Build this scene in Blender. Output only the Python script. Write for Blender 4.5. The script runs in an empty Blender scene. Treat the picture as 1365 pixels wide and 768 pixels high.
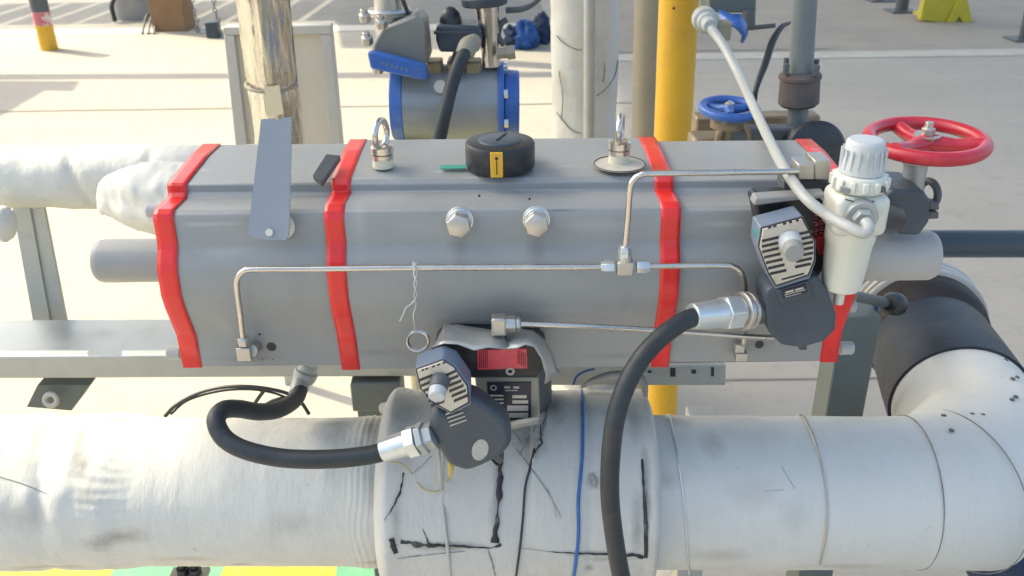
import bpy, math, random
from mathutils import Vector, Matrix, noise
random.seed(7)
C = bpy.context.scene
COL = C.collection
# ------------------------------------------------------------------ camera
W, H, F = 1365.0, 768.0, 1200.0
CAM = Vector((0, 0, 1.7))
PITCH, ROLL = 26.0, -0.8
ROT = Matrix.Rotation(math.radians(90 - PITCH), 3, 'X') @ Matrix.Rotation(math.radians(ROLL), 3, 'Z')
cd = bpy.data.cameras.new('camera'); cam = bpy.data.objects.new('camera', cd); COL.objects.link(cam)
cam.matrix_world = Matrix.Translation(CAM) @ ROT.to_4x4()
cd.sensor_width = 36; cd.lens = F / W * 36
cd.clip_start = 0.05; cd.clip_end = 500
cd.dof.use_dof = True; cd.dof.focus_distance = 1.18; cd.dof.aperture_fstop = 9
C.camera = cam
# ------------------------------------------------------------------ light
SUN_EL = 48.0
HX, HY = 0.878, -0.479
ce, se = math.cos(math.radians(SUN_EL)), math.sin(math.radians(SUN_EL))
LDIR = Vector((HX * ce, HY * ce, -se))
w = bpy.data.worlds.new('World'); C.world = w; w.use_nodes = True
nt = w.node_tree
sky = nt.nodes.new('ShaderNodeTexSky'); sky.sky_type = 'NISHITA'; sky.sun_disc = False
sky.sun_elevation = math.radians(SUN_EL); sky.sun_rotation = math.atan2(-HX, -HY)
sky.dust_density = 5.0; sky.air_density = 1.0; sky.ozone_density = 0.6
nt.links.new(sky.outputs[0], nt.nodes['Background'].inputs[0])
nt.nodes['Background'].inputs[1].default_value = 0.15
sl = bpy.data.lights.new('sun', 'SUN'); sl.energy = 2.2; sl.angle = math.radians(0.53); sl.color = (1.0, 0.85, 0.62)
so = bpy.data.objects.new('sun', sl); COL.objects.link(so)
so.rotation_euler = LDIR.to_track_quat('-Z', 'Y').to_euler(); so.location = (-6, 4, 9)
C.view_settings.view_transform = 'Standard'; C.view_settings.look = 'None'
C.view_settings.exposure = 1.45; C.view_settings.gamma = 1.0
C.view_settings.use_white_balance = True; C.view_settings.white_balance_temperature = 6500; C.view_settings.white_balance_tint = 4
C.cycles.max_bounces = 8

# ------------------------------------------------------------------ helpers
def ray(px, py):
    return ROT @ Vector(((px - W / 2) / F, -(py - H / 2) / F, -1))
def P(px, py, Y):
    d = ray(px, py); return CAM + d * (Y / d.y)
def G(px, py, z=0.0):
    d = ray(px, py); return CAM + d * ((z - CAM.z) / d.z)
FWD = ROT @ Vector((0, 0, -1))
def S(n, pt):
    return n * (Vector(pt) - CAM).dot(FWD) / F

def lin(v):
    v /= 255.0
    return v / 12.92 if v <= 0.04045 else ((v + 0.055) / 1.055) ** 2.4
def rgb(r, g, b, k=1.0):
    return (lin(r) * k, lin(g) * k, lin(b) * k)

def mat(name, col, rough=0.5, metal=0.0, var=0.12, scale=6.0, bump=0.0, bscale=60.0,
        dirt=None, dscale=5.0, damt=0.5, dlo=0.52, dhi=0.72, coat=0.0, stretch=None, spec=0.5, rvar=0.0):
    m = bpy.data.materials.new(name); m.use_nodes = True
    t = m.node_tree; N = t.nodes; L = t.links
    b = N['Principled BSDF']
    b.inputs['Roughness'].default_value = rough; b.inputs['Metallic'].default_value = metal
    b.inputs['Specular IOR Level'].default_value = spec
    if coat: b.inputs['Coat Weight'].default_value = coat; b.inputs['Coat Roughness'].default_value = 0.15
    tc = N.new('ShaderNodeTexCoord')
    vec = tc.outputs['Object']
    if stretch:
        mp = N.new('ShaderNodeMapping'); mp.inputs['Scale'].default_value = stretch
        L.new(vec, mp.inputs[0]); vec = mp.outputs[0]
    n1 = N.new('ShaderNodeTexNoise'); n1.inputs['Scale'].default_value = scale; n1.inputs['Detail'].default_value = 6
    n1.inputs['Roughness'].default_value = 0.62
    L.new(vec, n1.inputs['Vector'])
    r1 = N.new('ShaderNodeValToRGB')
    r1.color_ramp.elements[0].position = 0.3; r1.color_ramp.elements[1].position = 0.7
    r1.color_ramp.elements[0].color = (*[max(0, c * (1 - var)) for c in col], 1)
    r1.color_ramp.elements[1].color = (*[min(1, c * (1 + var)) for c in col], 1)
    L.new(n1.outputs['Fac'], r1.inputs[0])
    out = r1.outputs[0]
    if dirt:
        n2 = N.new('ShaderNodeTexNoise'); n2.inputs['Scale'].default_value = dscale; n2.inputs['Detail'].default_value = 9
        n2.inputs['Roughness'].default_value = 0.7
        L.new(vec, n2.inputs['Vector'])
        mr = N.new('ShaderNodeMapRange'); mr.inputs[1].default_value = dlo; mr.inputs[2].default_value = dhi
        mr.inputs[3].default_value = 0; mr.inputs[4].default_value = damt
        L.new(n2.outputs['Fac'], mr.inputs[0])
        mx = N.new('ShaderNodeMixRGB'); mx.inputs[2].default_value = (*dirt, 1)
        L.new(mr.outputs[0], mx.inputs[0]); L.new(out, mx.inputs[1]); out = mx.outputs[0]
    L.new(out, b.inputs['Base Color'])
    if rvar:
        mr2 = N.new('ShaderNodeMapRange'); mr2.inputs[1].default_value = 0.3; mr2.inputs[2].default_value = 0.7
        mr2.inputs[3].default_value = max(0.02, rough - rvar); mr2.inputs[4].default_value = min(1, rough + rvar)
        L.new(n1.outputs['Fac'], mr2.inputs[0]); L.new(mr2.outputs[0], b.inputs['Roughness'])
    if bump:
        n3 = N.new('ShaderNodeTexNoise'); n3.inputs['Scale'].default_value = bscale; n3.inputs['Detail'].default_value = 5
        L.new(vec, n3.inputs['Vector'])
        bp = N.new('ShaderNodeBump'); bp.inputs['Strength'].default_value = 1.0; bp.inputs['Distance'].default_value = bump
        L.new(n3.outputs['Fac'], bp.inputs['Height']); L.new(bp.outputs[0], b.inputs['Normal'])
    return m

M = {}
M['grey_paint'] = mat('grey paint', (0.29, 0.295, 0.285), 0.42, var=0.09, scale=5, bump=0.0004, bscale=35, dirt=(0.36, 0.35, 0.31), dscale=9, damt=0.4, dlo=0.5, dhi=0.8, rvar=0.08)
M['dark_grey'] = mat('dark grey paint', (0.09, 0.10, 0.105), 0.5, dirt=(0.2, 0.19, 0.17), damt=0.3)
M['grey_cap'] = mat('grey cap paint', (0.29, 0.29, 0.28), 0.45, var=0.06, bump=0.0003, dirt=(0.35, 0.34, 0.3), damt=0.3)
M['pale_cap'] = mat('pale grey paint', (0.42, 0.41, 0.39), 0.45, var=0.05, bump=0.0003, dirt=(0.3, 0.27, 0.22), damt=0.3)
M['red_tape'] = mat('red tape', (0.74, 0.022, 0.02), 0.34, var=0.12, scale=14, bump=0.0012, bscale=30, coat=0.2, dirt=(0.7, 0.2, 0.17), damt=0.25, dscale=12)
M['steel'] = mat('stainless steel', (0.60, 0.57, 0.52), 0.27, metal=1.0, var=0.08, scale=20, rvar=0.08)
M['steel_dull'] = mat('dull steel', (0.52, 0.50, 0.46), 0.42, metal=0.9, var=0.12, scale=30, bump=0.0002, bscale=150, rvar=0.1)
M['zinc'] = mat('zinc plated steel', (0.62, 0.66, 0.66), 0.34, metal=0.75, var=0.1, scale=25, rvar=0.1)
M['rubber'] = mat('black rubber', (0.022, 0.027, 0.031), 0.5, var=0.2, scale=30, bump=0.0004, bscale=180, dirt=(0.07, 0.07, 0.065), damt=0.35)
M['rubber_hose'] = mat('ribbed rubber hose', (0.024, 0.030, 0.034), 0.52, var=0.25, scale=30, bump=0.0005, bscale=220, dirt=(0.09, 0.085, 0.075), damt=0.35, dscale=20)
M['black'] = mat('black plastic', (0.018, 0.02, 0.024), 0.38, var=0.2, scale=20, dirt=(0.12, 0.11, 0.1), damt=0.35, dscale=30)
M['slate'] = mat('slate blue cast paint', (0.052, 0.068, 0.085), 0.42, var=0.14, scale=12, bump=0.0004, bscale=120, dirt=(0.13, 0.13, 0.12), damt=0.3, dscale=14)
M['slate_light'] = mat('blue grey plastic', (0.16, 0.20, 0.27), 0.4, var=0.1, scale=20, dirt=(0.3, 0.3, 0.28), damt=0.4, dscale=25)
M['cream'] = mat('cream plate', (0.56, 0.52, 0.44), 0.4, var=0.08, scale=30, metal=0.15, dirt=(0.2, 0.17, 0.13), damt=0.5, dscale=40)
M['white_plastic'] = mat('white plastic', (0.66, 0.66, 0.58), 0.35, var=0.04, scale=20, dirt=(0.5, 0.46, 0.36), damt=0.5, dscale=30)
M['grey_knob'] = mat('pale grey plastic', (0.50, 0.53, 0.54), 0.4, var=0.05, dirt=(0.35, 0.33, 0.3), damt=0.4, dscale=30)
M['white_tube'] = mat('off white tube', (0.42, 0.43, 0.40), 0.38, var=0.08, dirt=(0.3, 0.28, 0.24), damt=0.4, dscale=25)
M['blue'] = mat('blue enamel', (0.035, 0.12, 0.40), 0.4, var=0.15, scale=15, dirt=(0.12, 0.18, 0.32), damt=0.5, dscale=22, coat=0.2)
M['red_enamel'] = mat('red enamel', (0.47, 0.016, 0.035), 0.36, var=0.12, scale=20, bump=0.0003, bscale=60, coat=0.3, dirt=(0.42, 0.12, 0.11), damt=0.35, dscale=20)
M['yellow'] = mat('yellow paint', (0.72, 0.40, 0.028), 0.42, var=0.06, scale=8, dirt=(0.45, 0.26, 0.06), damt=0.4, dscale=12)
M['tan'] = mat('tan paint', (0.30, 0.27, 0.20), 0.6, var=0.1, dirt=(0.2, 0.17, 0.12), damt=0.5)
M['galv'] = mat('galvanised steel', (0.40, 0.42, 0.41), 0.45, metal=0.45, var=0.12, scale=14, dirt=(0.22, 0.2, 0.17), damt=0.35, dscale=14, rvar=0.1)
M['green_grey'] = mat('green grey paint', (0.10, 0.125, 0.125), 0.5, var=0.08, dirt=(0.2, 0.2, 0.18), damt=0.3)
M['conduit_paint'] = mat('grey green conduit paint', (0.16, 0.185, 0.185), 0.45, var=0.1, dirt=(0.25, 0.24, 0.21), damt=0.3)
M['rusty'] = mat('rusty coupling', (0.10, 0.085, 0.08), 0.7, var=0.25, scale=25, bump=0.001, bscale=60, dirt=(0.15, 0.07, 0.045), damt=0.8, dscale=14)
M['dark_pipe'] = mat('dark slate pipe paint', (0.035, 0.055, 0.07), 0.38, var=0.1, dirt=(0.09, 0.1, 0.1), damt=0.3)
M['bronze'] = mat('weathered valve bronze', (0.28, 0.22, 0.14), 0.5, metal=0.5, var=0.25, scale=20, bump=0.0008, dirt=(0.4, 0.36, 0.28), damt=0.6, dscale=14)
M['plastic_wrap'] = mat('dusty plastic wrap', (0.74, 0.68, 0.56), 0.24, metal=0.85, var=0.22, scale=14, bump=0.02, bscale=9, stretch=(2.2, 2.2, 0.3), dirt=(0.18, 0.15, 0.11), damt=0.75, dscale=7, dlo=0.46, dhi=0.62, coat=0.8, rvar=0.12)
M['board'] = mat('beige board', (0.50, 0.455, 0.38), 0.8, var=0.08, scale=3, dirt=(0.52, 0.48, 0.4), damt=0.5, stretch=(3, 3, .4))
M['brown_post'] = mat('brown primer', (0.26, 0.15, 0.075), 0.7, var=0.15, dirt=(0.16, 0.09, 0.05), damt=0.5)
M['concrete_post'] = mat('pale plinth concrete', (0.36, 0.35, 0.33), 0.8, var=0.12, bump=0.001)
M['tag_green'] = mat('green tape', (0.02, 0.30, 0.22), 0.4)
M['blue_rope'] = mat('blue cord', (0.035, 0.13, 0.36), 0.6, var=0.25, scale=60)
M['tar'] = mat('black mastic', (0.02, 0.021, 0.023), 0.55, var=0.4, scale=40, bump=0.002, bscale=60, dirt=(0.2, 0.2, 0.19), damt=0.7, dscale=30)
M['pencil'] = mat('dark crease', (0.22, 0.215, 0.20), 0.8, var=0.4, scale=50)
M['dirty_fabric'] = mat('soiled glass cloth', (0.34, 0.32, 0.28), 0.85, var=0.2, scale=30, bump=0.001, bscale=80, dirt=(0.13, 0.12, 0.1), damt=0.6, dscale=22)
M['label_dark'] = mat('dark label', (0.02, 0.022, 0.04), 0.35)
M['label_red'] = mat('red pink label', (0.72, 0.07, 0.10), 0.35, var=0.08, scale=50, dirt=(0.6, 0.25, 0.27), damt=0.5, dscale=60)
M['label_wine'] = mat('wine red label', (0.30, 0.015, 0.025), 0.4)
M['sticker'] = mat('worn pale sticker', (0.42, 0.42, 0.38), 0.6, var=0.2, scale=80, dirt=(0.2, 0.2, 0.19), damt=0.7, dscale=90)
M['ivory'] = mat('ivory nylon', (0.66, 0.63, 0.48), 0.45, var=0.05)
M['foil'] = mat('dull foil', (0.42, 0.42, 0.39), 0.42, metal=0.5, var=0.15, scale=14, bump=0.002, bscale=25, rvar=0.1)
M['asphalt'] = mat('dusty asphalt', (0.27, 0.265, 0.245), 0.9, var=0.1, scale=3, bump=0.002, bscale=50)
M['road_white'] = mat('pale concrete strip', (0.62, 0.6, 0.53), 0.85, var=0.08)
M['joint'] = mat('joint sealant', (0.30, 0.28, 0.25), 0.9, var=0.2)
M['mark_yellow'] = mat('yellow kerb paint', (0.78, 0.55, 0.03), 0.6, var=0.1, dirt=(0.45, 0.4, 0.28), damt=0.5, dscale=10)
M['mark_green'] = mat('green kerb paint', (0.12, 0.34, 0.20), 0.6, var=0.1, dirt=(0.35, 0.4, 0.33), damt=0.5, dscale=10)
M['navy'] = mat('navy canvas', (0.018, 0.035, 0.075), 0.8, var=0.3, scale=10, bump=0.01, bscale=12)
M['royal'] = mat('royal blue canvas', (0.02, 0.08, 0.26), 0.8, var=0.3, scale=10, bump=0.01, bscale=12)
M['pinkred'] = mat('faded red barrier tape', (0.55, 0.16, 0.17), 0.5, dirt=(0.7, 0.6, 0.55), damt=1.0, dscale=9, dlo=0.5, dhi=0.55)
M['yellow_dull'] = mat('dull yellow steel', (0.50, 0.42, 0.035), 0.5, dirt=(0.3, 0.26, 0.05), damt=0.4)
M['blade'] = mat('dusty blade steel', (0.30, 0.315, 0.33), 0.40, metal=0.35, var=0.06, scale=14, stretch=(1, 1, .3), dirt=(0.36, 0.35, 0.33), damt=0.3, dscale=12, rvar=0.05)

def fabric_mat(name, col, weave=1.0, dirtamt=0.55, band=False):
    """painted glass-cloth insulation jacket: soft folds, cloth weave and grime"""
    m = mat(name, col, 0.62, var=0.06, scale=2.5, dirt=(0.36, 0.33, 0.28), dscale=4.5, damt=dirtamt, dlo=0.5, dhi=0.78, spec=0.35)
    t = m.node_tree; N = t.nodes; L = t.links; b = N['Principled BSDF']
    tc = N.new('ShaderNodeTexCoord')
    mp = N.new('ShaderNodeMapping'); mp.inputs['Scale'].default_value = (2.2, 1, 1)
    L.new(tc.outputs['Object'], mp.inputs[0])
    a = N.new('ShaderNodeTexNoise'); a.inputs['Scale'].default_value = 9; a.inputs['Detail'].default_value = 7; a.inputs['Roughness'].default_value = 0.55
    a.inputs['Distortion'].default_value = 0.25
    L.new(mp.outputs[0], a.inputs['Vector'])
    wv = N.new('ShaderNodeTexWave'); wv.inputs['Scale'].default_value = 110 if not band else 75; wv.bands_direction = 'X'
    wv.inputs['Distortion'].default_value = 1.5 if not band else 3
    L.new(tc.outputs['Object'], wv.inputs['Vector'])
    wz = N.new('ShaderNodeTexNoise'); wz.inputs['Scale'].default_value = 230; L.new(tc.outputs['Object'], wz.inputs['Vector'])
    m1 = N.new('ShaderNodeMath'); m1.operation = 'MULTIPLY_ADD'; m1.inputs[1].default_value = 0.03 * weave if not band else 0.3; L.new(wv.outputs['Fac'], m1.inputs[0]); L.new(a.outputs['Fac'], m1.inputs[2])
    m2 = N.new('ShaderNodeMath'); m2.operation = 'MULTIPLY_ADD'; m2.inputs[1].default_value = 0.06 * weave; L.new(wz.outputs['Fac'], m2.inputs[0]); L.new(m1.outputs[0], m2.inputs[2])
    bp = N.new('ShaderNodeBump'); bp.inputs['Distance'].default_value = 0.006; bp.inputs['Strength'].default_value = 0.75
    L.new(m2.outputs[0], bp.inputs['Height']); L.new(bp.outputs[0], b.inputs['Normal'])
    # small pepper stains
    v = N.new('ShaderNodeTexNoise'); v.inputs['Scale'].default_value = 38; v.inputs['Detail'].default_value = 8; v.inputs['Roughness'].default_value = 0.75
    L.new(tc.outputs['Object'], v.inputs['Vector'])
    mr = N.new('ShaderNodeMapRange'); mr.inputs[1].default_value = 0.64; mr.inputs[2].default_value = 0.76; mr.inputs[4].default_value = 0.55
    L.new(v.outputs['Fac'], mr.inputs[0])
    mx = N.new('ShaderNodeMixRGB'); mx.inputs[2].default_value = (0.17, 0.16, 0.14, 1)
    src = b.inputs['Base Color'].links[0].from_socket
    L.new(mr.outputs[0], mx.inputs[0]); L.new(src, mx.inputs[1]); L.new(mx.outputs[0], b.inputs['Base Color'])
    return m
M['cloth'] = fabric_mat('white glass cloth', (0.60, 0.59, 0.53), 0.4, 0.45)
M['cloth_dirty'] = fabric_mat('grimy glass cloth', (0.54, 0.53, 0.49), 0.7, 0.8)
M['cloth_clean'] = fabric_mat('smooth coated cloth', (0.60, 0.60, 0.56), 0.35, 0.35)
M['cloth_band'] = fabric_mat('ribbed cloth band', (0.52, 0.51, 0.48), 0.6, 0.8, band=True)

def stains_and_shade(m, org, spots):
    """grime patches, and some painted-in shade, at fixed places on the surface: (point, radius, colour, amount)"""
    m = m.copy(); t = m.node_tree; N = t.nodes; L = t.links; b = N['Principled BSDF']
    tc = N.new('ShaderNodeTexCoord'); ns = N.new('ShaderNodeTexNoise'); ns.inputs['Scale'].default_value = 26; ns.inputs['Detail'].default_value = 9; ns.inputs['Roughness'].default_value = .75
    L.new(tc.outputs['Object'], ns.inputs['Vector'])
    for p, rad, col, amt in spots:
        q = Vector(p) - Vector(org)
        d = N.new('ShaderNodeVectorMath'); d.operation = 'SUBTRACT'; d.inputs[1].default_value = q; L.new(tc.outputs['Object'], d.inputs[0])
        sc = N.new('ShaderNodeVectorMath'); sc.operation = 'MULTIPLY'; sc.inputs[1].default_value = [1 / k for k in rad]; L.new(d.outputs[0], sc.inputs[0])
        ln = N.new('ShaderNodeVectorMath'); ln.operation = 'LENGTH'; L.new(sc.outputs[0], ln.inputs[0])
        ad = N.new('ShaderNodeMath'); ad.operation = 'MULTIPLY_ADD'; ad.inputs[1].default_value = 1.6; L.new(ns.outputs['Fac'], ad.inputs[0]); L.new(ln.outputs['Value'], ad.inputs[2])
        mr = N.new('ShaderNodeMapRange'); mr.inputs[1].default_value = 1.75; mr.inputs[2].default_value = .75; mr.inputs[3].default_value = 0; mr.inputs[4].default_value = amt
        L.new(ad.outputs[0], mr.inputs[0])
        mx = N.new('ShaderNodeMixRGB'); mx.inputs[2].default_value = (*col, 1); src = b.inputs['Base Color'].links[0].from_socket
        L.new(mr.outputs[0], mx.inputs[0]); L.new(src, mx.inputs[1]); L.new(mx.outputs[0], b.inputs['Base Color'])
    return m
def fit_vec(o):
    return Vector(o)
class MB:
    def __init__(s): s.v = []; s.f = []
    def add(s, vs, fs):
        n = len(s.v); s.v += [Vector(v) for v in vs]; s.f += [[i + n for i in f] for f in fs]; return s
    def box(s, c, size, rot=None):
        c = Vector(c); x, y, z = [k / 2 for k in size]
        vs = [Vector((a * x, b * y, d * z)) for a in (-1, 1) for b in (-1, 1) for d in (-1, 1)]
        if rot: vs = [rot @ v for v in vs]
        return s.add([c + v for v in vs], [(0, 1, 3, 2), (4, 6, 7, 5), (0, 4, 5, 1), (2, 3, 7, 6), (0, 2, 6, 4), (1, 5, 7, 3)])
    def frame(s, d):
        d = Vector(d).normalized(); u = d.cross(Vector((0, 0, 1)))
        if u.length < 1e-3: u = Vector((1, 0, 0))
        u.normalize(); return d, u, u.cross(d).normalized()
    def lathe(s, p0, d, prof, seg=32, caps=True, phase=0.0):
        """prof: list of (distance along d, radius)"""
        p0 = Vector(p0); d, u, v = s.frame(d); n0 = len(s.v); vs = []; fs = []
        for t, r in prof:
            for k in range(seg):
                a = 2 * math.pi * k / seg + phase
                vs.append(p0 + d * t + (u * math.cos(a) + v * math.sin(a)) * r)
        for i in range(len(prof) - 1):
            for k in range(seg):
                k2 = (k + 1) % seg
                fs.append((i * seg + k, i * seg + k2, (i + 1) * seg + k2, (i + 1) * seg + k))
        if caps:
            fs.append(tuple(reversed(range(seg)))); fs.append(tuple((len(prof) - 1) * seg + k for k in range(seg)))
        return s.add(vs, fs)
    def cyl(s, p0, p1, r0, r1=None, seg=28, caps=True, phase=0.0):
        p0 = Vector(p0); p1 = Vector(p1); r1 = r0 if r1 is None else r1
        return s.lathe(p0, p1 - p0, [(0, r0), ((p1 - p0).length, r1)], seg, caps, phase)
    def tube(s, pts, r, seg=14, closed=False, smooth=8, caps=True):
        pts = [Vector(p) for p in pts]
        rs = r if isinstance(r, (list, tuple)) else [r] * len(pts)
        if smooth:
            n = len(pts); q = []; qr = []
            def g(i): return pts[i % n] if closed else (pts[i] if 0 <= i < n else (pts[0] * 2 - pts[1] if i < 0 else pts[-1] * 2 - pts[-2]))
            for i in range(n if closed else n - 1):
                a, b, c, d = g(i - 1), g(i), g(i + 1), g(i + 2)
                for k in range(smooth):
                    t = k / smooth
                    q.append(0.5 * ((2 * b) + (c - a) * t + (2 * a - 5 * b + 4 * c - d) * t * t + (3 * b - a - 3 * c + d) * t ** 3))
                    qr.append(rs[i] * (1 - t) + rs[(i + 1) % n] * t)
            if not closed: q.append(pts[-1]); qr.append(rs[-1])
            pts, rs = q, qr
        n = len(pts); vs = []; fs = []
        tan = []
        for i in range(n):
            a = pts[i - 1] if (i > 0 or closed) else pts[0]; b = pts[(i + 1) % n] if (i < n - 1 or closed) else pts[-1]
            tan.append((b - a).normalized())
        _, u, v = s.frame(tan[0])
        for i in range(n):
            u = (u - tan[i] * u.dot(tan[i])).normalized(); v = tan[i].cross(u)
            for k in range(seg):
                a = 2 * math.pi * k / seg
                vs.append(pts[i] + (u * math.cos(a) + v * math.sin(a)) * rs[i])
        for i in range(n if closed else n - 1):
            j = (i + 1) % n
            for k in range(seg):
                k2 = (k + 1) % seg
                fs.append((i * seg + k, i * seg + k2, j * seg + k2, j * seg + k))
        if caps and not closed:
            fs.append(tuple(reversed(range(seg)))); fs.append(tuple((n - 1) * seg + k for k in range(seg)))
        return s.add(vs, fs)
    def torus(s, c, normal, R, r, seg=40, rs=10, sx=1.0):
        c = Vector(c); d, u, v = s.frame(normal)
        return s.tube([c + u * math.cos(2 * math.pi * k / seg) * R * sx + v * math.sin(2 * math.pi * k / seg) * R for k in range(seg)], r, rs, True, 0)
    def prism(s, outline, off):
        """closed 3D outline extruded by vector off"""
        a = [Vector(p) for p in outline]; n = len(a); off = Vector(off)
        fs = [tuple(range(n)), tuple(reversed(range(n, 2 * n)))] + [(i, n + i, n + (i + 1) % n, (i + 1) % n) for i in range(n)]
        return s.add(a + [p + off for p in a], fs)
    def trace(s, px, Y, t):
        return s.prism([P(x, y, Y) for x, y in px], (0, t, 0))
    def loft(s, A, B, rows=1):
        A = [Vector(p) for p in A]; B = [Vector(p) for p in B]; n = len(A); vs = []; fs = []
        for r in range(rows + 1):
            t = r / rows; vs += [a.lerp(b, t) for a, b in zip(A, B)]
        for r in range(rows):
            for i in range(n - 1): fs.append((r * n + i, r * n + i + 1, (r + 1) * n + i + 1, (r + 1) * n + i))
        return s.add(vs, fs)
    def build(s, name, m, parent=None, bevel=0.0, angle=38, solid=0.0, segs=2, base=None):
        me = bpy.data.meshes.new(name)
        root = parent; o0 = Vector((0, 0, 0))
        while root is not None: o0 += root.location; root = root.parent
        if parent is None:
            zmin = min(v.z for v in s.v); c = sum(s.v, Vector()) / len(s.v)
            o0 = Vector((c.x, c.y, zmin)) if base is None else Vector(base)
        me.from_pydata([tuple(v - o0) for v in s.v], [], s.f)
        me.update()
        for p in me.polygons: p.use_smooth = True
        import bmesh
        bm = bmesh.new(); bm.from_mesh(me); bmesh.ops.recalc_face_normals(bm, faces=bm.faces); bm.to_mesh(me); bm.free()
        me.set_sharp_from_angle(angle=math.radians(angle))
        me.materials.append(m)
        o = bpy.data.objects.new(name, me); COL.objects.link(o)
        if parent is None: o.location = o0
        else: o.parent = parent
        if solid:
            md = o.modifiers.new('thickness', 'SOLIDIFY'); md.thickness = solid; md.offset = 0
        if bevel:
            md = o.modifiers.new('edges', 'BEVEL'); md.width = bevel; md.segments = segs; md.limit_method = 'ANGLE'; md.angle_limit = math.radians(35)
            md.harden_normals = False
        return o
def tag(o, label, cat, group=None):
    o['label'] = label; o['category'] = cat
    if group: o['group'] = group
    return o
def struct(o): o['kind'] = 'structure'; return o
def thing(name, loc, label, cat, group=None):
    o = bpy.data.objects.new(name, None); o.empty_display_size = 0.05; COL.objects.link(o); o.location = Vector(loc)
    return tag(o, label, cat, group)

# ------------------------------------------------------------------ ground
def ground_material():
    m = mat('yard concrete', (0.40, 0.37, 0.32), 0.85, var=0.1, scale=0.7, bump=0.002, bscale=30,
            dirt=(0.36, 0.345, 0.31), dscale=1.6, damt=0.6, dlo=0.45, dhi=0.75, stretch=(0.5, 1, 1))
    t = m.node_tree; N = t.nodes; L = t.links; b = N['Principled BSDF']
    tc = N.new('ShaderNodeTexCoord'); n = N.new('ShaderNodeTexNoise'); n.inputs['Scale'].default_value = 9; n.inputs['Detail'].default_value = 10
    n.inputs['Roughness'].default_value = 0.75
    L.new(tc.outputs['Object'], n.inputs['Vector'])
    mr = N.new('ShaderNodeMapRange'); mr.inputs[1].default_value = 0.52; mr.inputs[2].default_value = 0.72; mr.inputs[4].default_value = 0.5
    L.new(n.outputs['Fac'], mr.inputs[0])
    mx = N.new('ShaderNodeMixRGB'); mx.inputs[2].default_value = (0.25, 0.235, 0.205, 1)
    src = b.inputs['Base Color'].links[0].from_socket
    L.new(mr.outputs[0], mx.inputs[0]); L.new(src, mx.inputs[1]); L.new(mx.outputs[0], b.inputs['Base Color'])
    return m
g = MB().add([(-60, -10, 0), (60, -10, 0), (60, 120, 0), (-60, 120, 0)], [(0, 1, 2, 3)]).build('ground', ground_material(), base=(0, 0, 0)); struct(g)
def strip(name, y0, y1, x0, x1, m, z=0.004, skew=0.0):
    o = MB().add([(x0, y0, z), (x1, y0 + skew, z), (x1, y1 + skew, z), (x0, y1, z)], [(0, 1, 2, 3)]).build(name, m); return struct(o)
yr = G(1100, 78).y
strip('pavement', yr + 0.28, 60, 0.9, 40, mat('far slab', (0.34, 0.31, 0.26), 0.9, var=0.1, scale=1.2, bump=0.002, bscale=30, dirt=(0.26, 0.24, 0.2), dscale=1.5, damt=0.6))
strip('pale_kerb', yr, yr + 0.28, 0.9, 40, mat('worn kerb concrete', (.50, .48, .42), .85, var=.12))
yl = G(200, 40).y
strip('pale_kerb', yl - 0.25, yl + 0.1, -30, 0.4, M['road_white'])
strip('road', yl + 0.1, 60, -30, 0.4, M['asphalt'])
for py, wd in ((140, 0.025), (512, 0.010)):
    yy = G(682, py).y
    strip('expansion_joint', yy, yy + wd, -30 if py != 512 else 0.5, 30 if py == 512 else 1.0, M['joint'], 0.0045)
strip('expansion_joint', G(1000, 68).y, G(1000, 68).y + 0.03, 0.4, 3.0, M['joint'], 0.009)
for k, (a, b_) in enumerate(((-300, -70), (-70, 155), (155, 300), (300, 450), (450, 620), (620, 800))):
    p = G(a, 756); q = G(b_, 756)
    o = MB().add([(p.x, p.y - 0.5, 0.006), (q.x, q.y - 0.5, 0.006), (q.x, q.y + .02, 0.006), (p.x, p.y + .02, 0.006)], [(0, 1, 2, 3)]).build('floor_marking', M['mark_yellow'] if k % 2 else M['mark_green']); struct(o)

# ------------------------------------------------------------------ unseen overhead slabs, added only to cast the shade (out of frame)
def over(p, h): p = Vector(p); return p - LDIR * ((h - p.z) / -LDIR.z) * 1.0 if False else p + LDIR * ((h - p.z) / LDIR.z)
M['caster'] = mat('shade caster grey', (0.35, 0.35, 0.34), 0.7)
def caster_poly(pts, h, t=0.12):
    o = MB().prism([over(p, h) for p in pts], (0, 0, t)).build('shade_caster', M['caster']); return struct(o)
caster_poly([(0.26 - .087 * 2.6, -2.0, 0), (14, -2.0, 0), (14, 26, 0), (2.6, 26, 0), (0.26 + .087 * 7.4, 8.0, 0)], 10.0, 0.3)
# unseen slotted slabs, shaped to throw striped shade on the far road
x = -9.0
while x < -2.0:
    caster_poly([(x, G(200, 31).y, 0), (x + .31, G(200, 31).y, 0), (x + .37, G(200, 3).y, 0), (x + .06, G(200, 3).y, 0)], 4.0, 0.05); x += 0.42
caster_poly([G(446, 31), G(760, 31), G(760, -20), G(446, -20)], 4.0, 0.05)
caster_poly([G(455, 64), G(640, 66), G(900, 76), G(900, 32), G(450, 30)], 4.0, 0.05)
caster_poly([G(-700, 109), G(900, 102), G(900, 95), G(-700, 102)], 2.0, 0.04)
caster_poly([G(-400, 108), G(102, 108), G(92, 121), G(55, 120), G(0, 152), G(-400, 320)], 3.2, 0.05)
caster_poly([G(640, 86), G(900, 104), G(900, 96), G(640, 78)], 3.1, 0.05)

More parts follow.
